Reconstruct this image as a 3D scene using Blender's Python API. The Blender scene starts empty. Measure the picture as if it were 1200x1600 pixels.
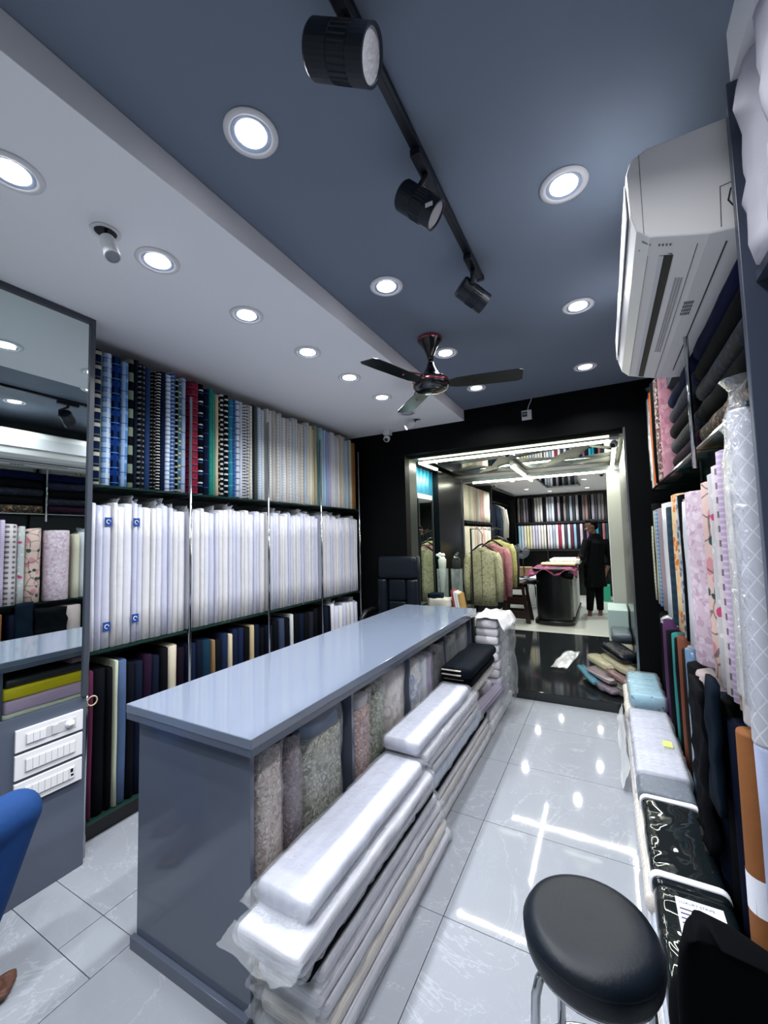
import bpy, bmesh, math, random
from mathutils import Vector, Matrix, noise
random.seed(7)
S = bpy.context.scene
COL = S.collection
R = math.radians
# ------------------------------------------------------------------ camera, world, exposure
cam_d = bpy.data.cameras.new('camera')
cam = bpy.data.objects.new('camera', cam_d); COL.objects.link(cam)
cam_d.sensor_fit = 'VERTICAL'; cam_d.sensor_height = 32.0; cam_d.lens = 32.0 * 640.68 / 1600
cam_d.clip_start = .02
rt = Vector((.88016847, .47404125, -.02425599)); dn = Vector((-.05190603, .04532881, -.99762271)); fw = Vector((-.47181482, .87933508, .06450259))
mw = Matrix((( rt.x, -dn.x, -fw.x, 0), (rt.y, -dn.y, -fw.y, 0), (rt.z, -dn.z, -fw.z, 1.6), (0, 0, 0, 1)))
cam.matrix_world = mw
S.camera = cam
W = bpy.data.worlds.new('world'); S.world = W; W.use_nodes = True
W.node_tree.nodes['Background'].inputs[0].default_value = (.75, .85, 1, 1)
W.node_tree.nodes['Background'].inputs[1].default_value = .15
S.view_settings.view_transform = 'Standard'; S.view_settings.look = 'None'
S.view_settings.exposure = -0.28; S.view_settings.gamma = 1.0; S.view_settings.use_curve_mapping = False
LAMP_W = 11.0          # watts of one downlight
LAMP_COL = (.93, .965, 1.0)

# ------------------------------------------------------------------ materials
def lin(h):
    if not isinstance(h, str): return tuple(h)[:3] + (1,)
    h = h.lstrip('#'); o = []
    for i in (0, 2, 4):
        c = int(h[i:i+2], 16) / 255
        o.append(c / 12.92 if c <= .04045 else ((c + .055) / 1.055) ** 2.4)
    return tuple(o) + (1,)
MATS = {}
class NT:
    def __init__(s, name):
        s.m = bpy.data.materials.new(name); s.m.use_nodes = True
        s.t = s.m.node_tree; s.n = s.t.nodes; s.l = s.t.links
        s.b = s.n['Principled BSDF']; s.out = s.n['Material Output']
    def node(s, ty, **kw):
        x = s.n.new(ty)
        for k, v in kw.items():
            if k.startswith('i_'):
                key = k[2:]; key = int(key) if key.isdigit() else key.replace('_', ' ')
                x.inputs[key].default_value = v
            else: setattr(x, k, v)
        return x
    def link(s, a, b): s.l.new(a, b)
    def math(s, op, a, b=None, c=None):
        x = s.n.new('ShaderNodeMath'); x.operation = op
        for i, v in enumerate((a, b, c)):
            if v is None: continue
            if isinstance(v, (int, float)): x.inputs[i].default_value = v
            else: s.l.new(v, x.inputs[i])
        return x.outputs[0]
    def mix(s, f, a, b, mode='MIX'):
        x = s.n.new('ShaderNodeMix'); x.data_type = 'RGBA'; x.blend_type = mode
        for k, v in ((0, f), (6, a), (7, b)):
            if isinstance(v, (int, float)): x.inputs[k].default_value = v
            elif isinstance(v, (tuple, str)): x.inputs[k].default_value = lin(v)
            else: s.l.new(v, x.inputs[k])
        return x.outputs[2]
    def coord(s, kind='Object', scale=None, rand=0):
        tc = s.n.new('ShaderNodeTexCoord'); o = tc.outputs[kind]
        if rand:
            oi = s.n.new('ShaderNodeObjectInfo')
            va = s.n.new('ShaderNodeVectorMath'); va.operation = 'ADD'
            cm = s.n.new('ShaderNodeCombineXYZ')
            r = s.math('MULTIPLY', oi.outputs['Random'], rand)
            for i in range(3): s.l.new(r, cm.inputs[i])
            s.l.new(o, va.inputs[0]); s.l.new(cm.outputs[0], va.inputs[1]); o = va.outputs[0]
        if scale:
            mp = s.n.new('ShaderNodeMapping'); mp.inputs['Scale'].default_value = scale
            s.l.new(o, mp.inputs[0]); o = mp.outputs[0]
        return o
    def noise(s, vec, scale, detail=3, rough=.5, dist=0):
        x = s.node('ShaderNodeTexNoise'); x.inputs['Scale'].default_value = scale
        x.inputs['Detail'].default_value = detail; x.inputs['Roughness'].default_value = rough
        x.inputs['Distortion'].default_value = dist
        s.l.new(vec, x.inputs['Vector']); return x.outputs[0]
    def bump(s, h, strength, dist=.01, to='Normal'):
        x = s.node('ShaderNodeBump'); x.inputs['Strength'].default_value = strength; x.inputs['Distance'].default_value = dist
        s.l.new(h, x.inputs['Height']); s.l.new(x.outputs[0], s.b.inputs[to]); return x
    def set(s, **kw):
        for k, v in kw.items():
            s.b.inputs[k.replace('_', ' ')].default_value = v
def M(name, col, rough=.5, metal=0, coat=0, spec=.5, bump=0, bscale=60, var=0, emit=None, estr=0, wrinkle=0):
    if name in MATS: return MATS[name]
    t = NT(name); c = lin(col)
    t.set(Base_Color=c, Roughness=rough, Metallic=metal)
    t.b.inputs['Specular IOR Level'].default_value = spec
    if var:
        v = t.coord('Object', rand=9)
        n = t.noise(v, 5, 4)
        o = t.mix(n, tuple(max(0, x * (1 - var)) for x in c[:3]) , tuple(min(1, x * (1 + var)) for x in c[:3]))
        t.link(o, t.b.inputs['Base Color'])
    if bump: t.bump(t.noise(t.coord('Object'), bscale, 3), bump, .004)
    if coat or wrinkle:
        t.set(Coat_Weight=coat or 1.0, Coat_Roughness=.06)
        if wrinkle:
            h = t.noise(t.coord('Object', (1, 1, .45), rand=7), 16, 4, .6, 1.2)
            b = t.bump(h, wrinkle, .02, 'Coat Normal')
    if emit:
        t.b.inputs['Emission Color'].default_value = lin(emit); t.b.inputs['Emission Strength'].default_value = estr
    MATS[name] = t.m; return t.m

def fab(name, base, stripes=(), rough=.75, wrap=0, soft=.9, weave=1, wsc=14, crough=.05):
    """woven cloth; stripes: (axis, period, duty, offset, colour) in metres of the bolt's own frame"""
    if name in MATS: return MATS[name]
    t = NT(name); t.set(Roughness=rough); t.b.inputs['Specular IOR Level'].default_value = .25 if max(lin(base)[:3]) > .05 else .05
    tc = t.coord('Object', rand=3.0)
    sp = t.node('ShaderNodeSeparateXYZ'); t.link(tc, sp.inputs[0])
    n = t.noise(tc, 7, 3)
    b = lin(base)
    col = t.mix(n, tuple(x * .88 for x in b[:3]), tuple(min(1, x * 1.1) for x in b[:3]))
    for ax, per, duty, off, hx in stripes:
        u = t.math('MULTIPLY_ADD', sp.outputs['xyz'.index(ax)], 1 / per, off)
        f = t.math('FRACT', u); k = t.math('LESS_THAN', f, duty); k = t.math('MULTIPLY', k, soft)
        col = t.mix(k, col, hx)
    t.link(col, t.b.inputs['Base Color'])
    t.bump(t.noise(tc, 25, 4, .6), .25 * weave, .006)
    if wrap:
        t.set(Coat_Weight=1.0, Coat_Roughness=crough)
        h = t.noise(t.coord('Object', (1, 1, .4), rand=5), wsc, 4 if wsc > 8 else 1.5, .6 if wsc > 8 else .35, 1.5)
        t.bump(h, wrap, .02, 'Coat Normal')
    MATS[name] = t.m; return t.m
def floral(name, base, cols, scale=22, rough=.7, wrap=0, thr=.42, lines=None):
    """printed or brocade cloth: cell motifs in several colours, optional vine lines"""
    if name in MATS: return MATS[name]
    t = NT(name); t.set(Roughness=rough); t.b.inputs['Specular IOR Level'].default_value = .3
    tc = t.coord('Object', rand=4.0)
    nz = t.node('ShaderNodeTexNoise'); nz.inputs['Scale'].default_value = scale * .9; t.link(tc, nz.inputs['Vector'])
    vm = t.node('ShaderNodeVectorMath', operation='MULTIPLY_ADD'); t.link(nz.outputs[1], vm.inputs[0])
    vm.inputs[1].default_value = (.05, .05, .05); t.link(tc, vm.inputs[2])
    col = base
    for i, c in enumerate(cols):
        v = t.node('ShaderNodeTexVoronoi'); v.inputs['Scale'].default_value = scale * (1 + .45 * i); t.link(vm.outputs[0], v.inputs['Vector'])
        k = t.math('LESS_THAN', v.outputs['Distance'], thr - .04 * i)
        col = t.mix(k, col, c)
    if lines:
        v = t.node('ShaderNodeTexVoronoi', feature='DISTANCE_TO_EDGE'); v.inputs['Scale'].default_value = scale * 1.1; t.link(vm.outputs[0], v.inputs['Vector'])
        col = t.mix(t.math('MULTIPLY', t.math('LESS_THAN', v.outputs['Distance'], .035), .7), col, lines)
    if isinstance(col, str): t.set(Base_Color=lin(col))
    else: t.link(col, t.b.inputs['Base Color'])
    t.bump(t.noise(tc, 40, 3), .3, .005)
    if wrap:
        t.set(Coat_Weight=1.0, Coat_Roughness=.05)
        t.bump(t.noise(t.coord('Object', (1, 1, .5), rand=5), 13, 4, .6, 1.5), wrap, .02, 'Coat Normal')
    MATS[name] = t.m; return t.m
def quilt(name, base, line, per=.05, width=.1, wrap=.3):
    if name in MATS: return MATS[name]
    t = NT(name); t.set(Roughness=.6)
    tc = t.coord('Object'); sp = t.node('ShaderNodeSeparateXYZ'); t.link(tc, sp.inputs[0])
    xy = t.math('MULTIPLY', t.math('ARCTAN2', sp.outputs[1], sp.outputs[0]), .05)
    hs = []
    for sg in (1, -1):
        u = t.math('MULTIPLY_ADD', sp.outputs[2], sg / per * .8, t.math('MULTIPLY', xy, 1 / per))
        f = t.math('FRACT', u); hs.append(t.math('LESS_THAN', f, width))
    k = t.math('MAXIMUM', *hs)
    t.link(t.mix(k, base, line), t.b.inputs['Base Color']); t.bump(k, .5, .006)
    if wrap:
        t.set(Coat_Weight=.8, Coat_Roughness=.08)
        t.bump(t.noise(t.coord('Object', (1, 1, .5)), 14, 4, .6, 1), wrap, .02, 'Coat Normal')
    MATS[name] = t.m; return t.m
def plastic_film(name, white=.12, bump=.6):
    if name in MATS: return MATS[name]
    t = NT(name)
    tr = t.node('ShaderNodeBsdfTransparent'); tr.inputs[0].default_value = (.97, .98, 1, 1)
    gl = t.node('ShaderNodeBsdfGlossy'); gl.inputs[0].default_value = (1, 1, 1, 1); gl.inputs['Roughness'].default_value = .1
    df = t.node('ShaderNodeBsdfDiffuse'); df.inputs[0].default_value = (.9, .92, .95, 1)
    fr = t.node('ShaderNodeFresnel'); fr.inputs[0].default_value = 1.5
    bp = t.node('ShaderNodeBump'); bp.inputs['Strength'].default_value = bump; bp.inputs['Distance'].default_value = .015
    t.link(t.noise(t.coord('Object'), 26, 4, .6, 1.5), bp.inputs['Height'])
    for x in (gl, fr): t.link(bp.outputs[0], x.inputs['Normal'])
    a = t.node('ShaderNodeMixShader'); a.inputs[0].default_value = white; t.link(tr.outputs[0], a.inputs[1]); t.link(df.outputs[0], a.inputs[2])
    b = t.node('ShaderNodeMixShader'); t.link(t.math('MULTIPLY', fr.outputs[0], .42), b.inputs[0]); t.link(a.outputs[0], b.inputs[1]); t.link(gl.outputs[0], b.inputs[2])
    t.link(b.outputs[0], t.out.inputs[0]); t.n.remove(t.b)
    MATS[name] = t.m; return t.m
def emis(name, col, strength):
    if name in MATS: return MATS[name]
    t = NT(name); t.set(Base_Color=lin(col)); t.b.inputs['Emission Color'].default_value = lin(col); t.b.inputs['Emission Strength'].default_value = strength
    MATS[name] = t.m; return t.m
def marble(name, base, dark, vein, rough=.06):
    t = NT(name); t.set(Roughness=rough)
    tc = t.coord('Object', rand=20)
    n1 = t.noise(tc, 1.6, 5, .6, .6)
    col = t.mix(n1, dark, base)
    n2 = t.noise(tc, 1.3, 6, .65, 1.0)
    v = t.math('ABSOLUTE', t.math('SUBTRACT', n2, .5))
    k = t.math('MULTIPLY', t.math('LESS_THAN', v, .005), .4)
    col = t.mix(k, col, vein)
    n3 = t.noise(tc, 3.2, 6, .7, 1.6); v3 = t.math('ABSOLUTE', t.math('SUBTRACT', n3, .46))
    col = t.mix(t.math('MULTIPLY', t.math('LESS_THAN', v3, .006), .16), col, vein)
    t.link(col, t.b.inputs['Base Color'])
    t.bump(t.noise(tc, 9, 2), .02, .01); t.b.inputs['Specular IOR Level'].default_value = .2
    MATS[name] = t.m; return t.m

TILE = marble('marble_tile', '#979aa2', '#8b8f97', '#adb0b8', .05)
GROUT = M('grout', '#33363d', .9)
GRANITE = M('black_granite', '#1a1d1f', .08, spec=.6)
PALEFLOOR = M('back_room_tile', '#b9bbb2', .12)
CEIL = M('slate_ceiling_paint', '#737e90', .75, bump=.05, bscale=200)
WHITE = M('white_paint', '#f3f2f6', .7, bump=.04, bscale=150)
BLACKW = M('black_wall_paint', '#020305', .6, spec=.12)
BLACKGLOSS = M('black_laminate', '#06090b', .25)
BRUSH = M('brushed_dark_metal', '#3b403d', .38, .7)
WALLG = M('shelf_back_panel', '#4b5357', .6)
OFFW = M('wall_pale_paint', '#b7bab4', .7)
LAM = M('grey_laminate', '#545b6b', .09, spec=.55)
LAMTOP = M('pale_grey_laminate', '#697283', .08, spec=.6)
CHROME = M('chrome', '#c9ccd0', .12, 1)
STEEL = M('brushed_steel', '#8f949a', .3, 1)
MIRROR = M('mirror_silver', '#dfe9e6', .01, 1)
BLK = M('black_plastic', '#0a0c10', .4)
TRACKB = M('track_black', '#0b1322', .42)
LEATH = M('black_leather', '#0a121c', .42, spec=.3, bump=.15, bscale=120)
WPL = M('white_plastic', '#dcdce0', .35)
ACW = M('ac_white', '#f0edec', .38)
GREYP = M('grey_plastic', '#8d9299', .45)
FILM = plastic_film('clear_film')
FILMW = plastic_film('milky_film', .38, .8)
t = NT('shelf_glass'); t.set(Base_Color=lin('#1f3a33'), Roughness=.05, Alpha=.55); GLASS = t.m
t = NT('clear_glass'); t.set(Base_Color=lin('#c8d8d4'), Roughness=.03, Alpha=.12); CLEARG = t.m

# ------------------------------------------------------------------ mesh helpers
ORG = {}
class MB:
    def __init__(s): s.v = []; s.f = []; s.mi = []; s.cur = 0
    def add(s, vs, fs):
        o = len(s.v); s.v += [Vector(v) for v in vs]
        for f in fs: s.f.append([i + o for i in f]); s.mi.append(s.cur)
        return s
    def box(s, x0, x1, y0, y1, z0, z1):
        v = [(x, y, z) for z in (z0, z1) for y in (y0, y1) for x in (x0, x1)]
        return s.add(v, [(0, 2, 3, 1), (4, 5, 7, 6), (0, 1, 5, 4), (2, 6, 7, 3), (0, 4, 6, 2), (1, 3, 7, 5)])
    def loft(s, rings, cap=True, closed=True):
        n = len(rings[0]); vs = [p for r in rings for p in r]; fs = []
        for i in range(len(rings) - 1):
            for j in range(n if closed else n - 1):
                k = (j + 1) % n
                fs.append((i * n + j, i * n + k, (i + 1) * n + k, (i + 1) * n + j))
        if cap: fs.append(tuple(range(n))[::-1]); fs.append(tuple(range((len(rings) - 1) * n, len(rings) * n)))
        return s.add(vs, fs)
    def frame(s, d):
        d = Vector(d).normalized(); a = Vector((0, 0, 1)) if abs(d.z) < .95 else Vector((1, 0, 0))
        u = d.cross(a).normalized(); return u, u.cross(d).normalized()
    def tube(s, pts, r, n=8, cap=True):
        pts = [Vector(p) for p in pts]; rs = r if isinstance(r, (list, tuple)) else [r] * len(pts); rings = []
        for i, p in enumerate(pts):
            d = pts[min(i + 1, len(pts) - 1)] - pts[max(i - 1, 0)]
            if i == 0: u, w = s.frame(d)
            else:
                dd = d.normalized(); u = (u - dd * u.dot(dd)).normalized(); w = u.cross(dd)
            rings.append([p + (u * math.cos(a) + w * math.sin(a)) * rs[i] for a in [2 * math.pi * k / n for k in range(n)]])
        return s.loft(rings, cap)
    def lathe(s, prof, c=(0, 0, 0), d=(0, 0, 1), n=24, cap=False):
        c = Vector(c); d = Vector(d).normalized(); u, w = s.frame(d)
        return s.loft([[c + d * z + (u * math.cos(a) + w * math.sin(a)) * max(r, 1e-5) for a in [2 * math.pi * k / n for k in range(n)]] for r, z in prof], cap)
    def ell(s, c, rad, n=12, m=8):
        c = Vector(c); rings = []
        for i in range(m + 1):
            th = math.pi * i / m; q = max(math.sin(th), .02)
            rings.append([c + Vector((rad[0] * q * math.cos(a), rad[1] * q * math.sin(a), -rad[2] * math.cos(th))) for a in [2 * math.pi * k / n for k in range(n)]])
        return s.loft(rings)
    def grid(s, fn, nu, nv):
        vs = [fn(i / nu, j / nv) for j in range(nv + 1) for i in range(nu + 1)]
        fs = [(j * (nu + 1) + i, j * (nu + 1) + i + 1, (j + 1) * (nu + 1) + i + 1, (j + 1) * (nu + 1) + i) for j in range(nv) for i in range(nu)]
        return s.add(vs, fs)
    def build(s, name, mat, parent=None, smooth=False, bevel=0, origin=None, sub=0, solid=0):
        if parent is not None: o = ORG[parent]
        elif origin is not None: o = Vector(origin)
        else:
            xs = [v.x for v in s.v]; ys = [v.y for v in s.v]; zs = [v.z for v in s.v]
            o = Vector(((min(xs) + max(xs)) / 2, (min(ys) + max(ys)) / 2, min(zs)))
        me = bpy.data.meshes.new(name); me.from_pydata([v - o for v in s.v], [], s.f); 
        for m in (mat if isinstance(mat, (list, tuple)) else [mat]): me.materials.append(m)
        if any(s.mi): me.polygons.foreach_set('material_index', s.mi)
        if smooth: me.polygons.foreach_set('use_smooth', [True] * len(me.polygons))
        bm = bmesh.new(); bm.from_mesh(me); bmesh.ops.recalc_face_normals(bm, faces=bm.faces); bm.to_mesh(me); bm.free()
        me.update()
        ob = bpy.data.objects.new(name, me); COL.objects.link(ob)
        if parent is not None: ob.parent = parent
        else: ob.location = o
        ORG[ob] = o
        if solid: q = ob.modifiers.new('thickness', 'SOLIDIFY'); q.thickness = solid; q.offset = 0
        if bevel: q = ob.modifiers.new('bevel', 'BEVEL'); q.width = bevel; q.segments = 2; q.limit_method = 'ANGLE'
        if sub: q = ob.modifiers.new('subdiv', 'SUBSURF'); q.levels = sub; q.render_levels = sub
        return ob
def tag(o, label=None, cat=None, group=None, kind=None):
    if label: o['label'] = label
    if cat: o['category'] = cat
    if group: o['group'] = group
    if kind: o['kind'] = kind
    return o
def thing(name, label, cat, loc=(0, 0, 0), group=None):
    o = bpy.data.objects.new(name, None); COL.objects.link(o); o.location = loc; o.empty_display_size = .05
    ORG[o] = Vector(loc); return tag(o, label, cat, group)
def struct(name, mb, mat, **k): return tag(mb.build(name, mat, **k), kind='structure')
def B(*a): return MB().box(*a)
def rbox(mb, x0, x1, y0, y1, z0, z1, r, axis='y', n=4, wav=0, seed=0, rings=2, fq=5):
    """rounded-section bar along an axis with optional waviness"""
    prof = []
    a0, a1, b0, b1 = {'y': (x0, x1, z0, z1), 'z': (x0, x1, y0, y1), 'x': (y0, y1, z0, z1)}[axis]
    r = min(r, (a1 - a0) / 2 - 1e-4, (b1 - b0) / 2 - 1e-4)
    for cx, cy, st in ((a1 - r, b1 - r, 0), (a0 + r, b1 - r, 90), (a0 + r, b0 + r, 180), (a1 - r, b0 + r, 270)):
        for k in range(n): prof.append((cx + r * math.cos(R(st + 90 * k / (n - 1))), cy + r * math.sin(R(st + 90 * k / (n - 1)))))
    c0, c1 = {'y': (y0, y1), 'z': (z0, z1), 'x': (x0, x1)}[axis]; rs = []
    e = min(r * .5, (c1 - c0) * .1)
    stops = [(c0, .93), (c0 + e, 1)] + [(c0 + (c1 - c0) * k / rings, 1) for k in range(1, rings)] + [(c1 - e, 1), (c1, .93)]
    ma, mbb = (a0 + a1) / 2, (b0 + b1) / 2
    for c, sc in stops:
        ring = []
        for a, b in prof:
            if wav:
                q = noise.noise_vector(Vector((a * fq + seed, b * fq, c * (fq + 1) + seed))) * wav
                qa, qb = q.x, q.y
            else: qa = qb = 0
            a2, b2 = ma + (a - ma) * sc + qa, mbb + (b - mbb) * sc + qb
            ring.append({'y': (a2, c, b2), 'z': (a2, b2, c), 'x': (c, a2, b2)}[axis])
        rs.append(ring)
    return mb.loft(rs)

XL, XR, XM = -2.53, .345, -2.40
ZC, ZS, YE = 2.945, 2.83, 4.20
SH1, SH2, SH3 = 1.945, 1.01, .115

# ================================================================== SETTING
fl = struct('floor', B(-2.9, .75, -1.6, 4.27, -.06, -.006), GROUT)
def tile(x0, x1, y0, y1, z=0, mat=TILE, parent=fl):
    g = .0016
    mb = MB().box(x0 + g, x1 - g, y0 + g, y1 - g, z - .006, z)
    o = ORG[parent]; c = Vector(((x0 + x1) / 2, (y0 + y1) / 2, z)); mb.v = [v - c + o for v in mb.v]
    ob = mb.build('tile', mat, parent); ob.location = c - o; ORG[ob] = c
    return ob
ty = [1.065 + .6575 * k for k in range(5)] + [4.27]
for j in range(5):
    for x0, x1 in ((-2.9, -2.0), (-2.0, -.686), (-.686, .628), (.628, .75)): tile(x0, x1, ty[j], ty[j + 1])
tile(-2.9, -2.0, .897, 1.065); tile(-2.0, -1.764, .897, 1.065); tile(-2.9, -1.764, .24, .897); tile(-2.9, -1.764, -.42, .24); tile(-2.9, -1.764, -1.6, -.42)
for y0, y1 in ((.4075, 1.065), (-.25, .4075), (-.9075, -.25), (-1.6, -.9075)):
    for x0, x1 in ((-1.764, -.45), (-.45, .75)): tile(x0, x1, y0, y1)
struct('floor_platform', B(-2.6, .75, 4.27, 6.9, -.06, .085), GRANITE, bevel=.004)
struct('floor_back_room', B(-2.6, 1.2, 6.9, 11.4, -.06, .085), PALEFLOOR)
struct('wall_left', B(-3.0, -2.87, -1.6, 4.4, 0, 3.1), WALLG)
struct('wall_right', B(.74, .86, -1.6, 4.4, 0, 3.1), WALLG)
struct('wall_back', B(-3.0, .86, -1.72, -1.6, 0, 3.1), OFFW)
m = MB(); m.box(-2.9, -1.97, YE, 4.32, 0, 3.05); m.box(.205, .86, YE, 4.32, 0, 3.05); m.box(-1.97, .205, YE, 4.32, 2.545, 3.05)
struct('wall_end', m, BLACKW)
struct('ceiling', B(-3.0, .86, -1.7, 4.3, ZC, 3.1), CEIL)
struct('ceiling_soffit', B(-2.9, -1.257, -1.65, YE - .002, ZS, ZC - .001), WHITE, bevel=.002)
struct('trim_1', B(.36, .74, -1.6, 1.36, 2.80, ZC - .001), WHITE)
# passage beyond the black wall
struct('wall_passage_left', B(-2.06, -1.97, 4.32, 4.52, .085, 2.545), BRUSH)
struct('wall_passage_column', B(-2.15, -1.95, 5.2, 6.25, .085, 2.50), BLACKGLOSS)
struct('trim_2', B(-1.955, -1.935, 6.20, 6.26, .085, 2.44), STEEL)
struct('wall_passage_right', B(.205, .30, 4.32, 6.25, .085, 2.545), BLACKGLOSS)
struct('trim_3', B(.188, .204, 4.21, 4.28, .085, 2.545), STEEL)
struct('wall_alcove', B(-2.75, -2.62, 4.3, 5.3, .085, 2.6), BLACKGLOSS)
struct('ceiling_passage', B(-2.7, .32, 4.32, 6.3, 2.56, 2.64), BRUSH)
struct('trim_4', B(-1.97, .205, 4.33, 4.53, 2.515, 2.558), BRUSH)
struct('trim_5', B(-1.97, .205, 6.2, 6.34, 2.44, 2.50), STEEL)
struct('wall_back_room_left', B(-2.45, -2.33, 6.26, 11.4, .085, 2.75), BLACKGLOSS)
struct('wall_back_room_far', B(-2.45, 1.2, 11.3, 11.4, .085, 2.75), BLACKGLOSS)
struct('wall_back_room_right', B(.055, .25, 6.27, 7.4, .085, 2.62), OFFW)
struct('wall_back_room_side', B(.9, 1.0, 7.4, 11.4, .085, 2.75), OFFW)
m = MB(); m.box(-2.45, 1.2, 6.35, 11.4, 2.63, 2.75)
struct('ceiling_back_room', m, WHITE)

# ================================================================== LIGHTS THE ROOM HAS
DL_RING = M('lamp_ring_white', '#e4e2e6', .4)
DL_GLOW = emis('lamp_glow', '#ffffff', 14)
DL_REF = M('lamp_reflector', '#b9c6dc', .25, .3)
def downlight(x, y, z, label, group, lit=True, r=.088, power=None):
    T = thing('downlight', label, 'ceiling light', (x, y, z), group)
    m = MB().lathe([(r * .72, -.001), (r, -.001), (r * .99, -.005), (r * .86, -.009), (r * .76, -.008), (r * .72, -.001)], (x, y, z), n=32); m.build('trim_ring', DL_RING, T, smooth=True)
    m = MB().lathe([(r * .73, -.006), (r * .62, -.0035), (r * .5, -.002)], (x, y, z), n=32); m.build('reflector', DL_REF if lit else STEEL, T, smooth=True)
    m = MB().lathe([(r * .56, -.0045), (.0001, -.0045)], (x, y, z), n=24); m.build('lens', DL_GLOW if lit else M('lamp_off', '#b9bcc2', .3), T)
    if lit:
        l = bpy.data.lights.new('downlight_lamp', 'AREA'); l.shape = 'DISK'; l.size = r * 1.1; l.energy = power or LAMP_W; l.color = LAMP_COL; l.spread = R(140)
        o = bpy.data.objects.new('downlight_lamp', l); COL.objects.link(o); o.parent = T; o.location = (0, 0, -.013)
    return T
for x, ys in ((-.96, (-.03, .926, 1.878, 2.80, 3.62)), (-.071, (-.26, .70, 1.663, 2.622, 3.629))):
    for y in ys: downlight(x, y, ZC, 'round white recessed downlight, lit, in the dark slate ceiling', 'downlights in the dark ceiling')
for y in (-.47, .04, .553, 1.053, 1.557, 2.076, 2.574, 3.094): downlight(-1.652, y, ZS, 'round white recessed downlight, lit, in the white dropped ceiling', 'downlights in the white dropped ceiling')
downlight(-1.655, 3.615, ZS, 'round white recessed downlight, switched off, in the white dropped ceiling', None, lit=False)
LEDM = emis('led_diffuser', '#f6f8df', 22)
def led(p0, p1, label, power, size=.012, down=True):
    p0, p1 = Vector(p0), Vector(p1); c = (p0 + p1) / 2
    T = thing('led_strip', label, 'strip light', c)
    m = MB(); e = Vector((size, size, size))
    lo = Vector((min(p0.x, p1.x), min(p0.y, p1.y), min(p0.z, p1.z))) - e; hi = Vector((max(p0.x, p1.x), max(p0.y, p1.y), max(p0.z, p1.z))) + e
    m.box(lo.x, hi.x, lo.y, hi.y, lo.z, hi.z); m.build('diffuser', LEDM, T)
    MB().box(lo.x - .004, hi.x + .004, lo.y - .004, hi.y + .004, hi.z + .0005, hi.z + .009).build('channel', STEEL, T)
    l = bpy.data.lights.new('led_lamp', 'AREA'); l.shape = 'RECTANGLE'; d = p1 - p0
    l.size = abs(d.x) + .02; l.size_y = abs(d.y) + .02; l.energy = power; l.color = (1, 1, .90); l.spread = R(170)
    o = bpy.data.objects.new('led_lamp', l); COL.objects.link(o); o.parent = T; o.location = (0, 0, -size - .004)
led((-1.91, 4.5, 2.49), (.11, 4.5, 2.49), 'long glowing strip light across the passage opening nearest the black wall', 16)
led((-1.91, 4.52, 2.49), (-1.91, 5.05, 2.49), 'short glowing strip light above the teal curtain', 6)
led((.125, 4.55, 2.49), (.135, 6.2, 2.49), 'glowing strip light along the black passage side wall', 12)
led((-1.75, 6.22, 2.425), (.13, 6.22, 2.425), 'long glowing strip light at the back room end of the passage', 16)
led((-.975, 5.2, 2.45), (-.975, 6.75, 2.45), 'strip light bar running lengthwise under the cut-out panel', 10)
MB().box(-1.0, -.95, 5.18, 6.78, 2.472, 2.53).build('light_bar', STEEL); bl = bpy.data.objects['light_bar']; tag(bl, 'grey metal light bar under the cut-out ceiling panel', 'light bar')
for x, y in ((-1.5, 8.0), (-1.5, 9.6), (-.6, 7.4), (-.3, 8.6), (-.3, 10.2), (-1.1, 10.4)):
    downlight(x, y, 2.63, 'round white downlight in the back room ceiling', 'back room downlights', r=.07, power=26)

# ceiling panel with triangular cut-outs over a mirror
PAN = M('panel_grey', '#7b7a72', .5)
T = thing('cutout_panel', 'grey geometric cut-out panel over mirror, passage ceiling', 'ceiling panel', (-.9, 5.4, 2.53))
MB().box(-1.93, .2, 4.55, 6.19, 2.548, 2.556).build('panel_sheet', PAN, T)
random.seed(11)
tri = [[(-1.9, 4.6), (-1.2, 4.6), (-1.75, 5.0)], [(-1.15, 4.6), (-.3, 4.6), (-1.0, 4.95)], [(-.25, 4.6), (.18, 4.6), (.18, 5.1)], [(-1.9, 4.75), (-1.5, 5.25), (-1.9, 5.6)],
       [(-1.6, 5.1), (-1.1, 5.0), (-1.3, 5.5)], [(-.95, 5.1), (-.2, 4.75), (-.5, 5.3)], [(-.1, 4.9), (.15, 5.3), (-.25, 5.5)], [(-1.85, 5.75), (-1.4, 5.6), (-1.7, 6.15)],
       [(-1.25, 5.65), (-1.02, 5.4), (-1.05, 6.1)], [(-.9, 5.5), (-.55, 5.5), (-.85, 6.1)], [(-.4, 5.6), (.1, 5.65), (-.3, 5.95)], [(-.7, 6.05), (-.45, 5.75), (-.2, 6.12)], [(-1.6, 6.1), (-1.3, 5.9), (-1.1, 6.15)]]
for tr in tri:
    m = MB(); a = [(p[0], p[1], 2.533) for p in tr]; b = [(p[0], p[1], 2.547) for p in tr]; m.loft([a, b]); m.build('mirror_piece', MIRROR, T)
m = MB(); m.box(-1.93, .2, 4.55, 4.62, 2.533, 2.547); m.build('panel_border', PAN, T)

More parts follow.
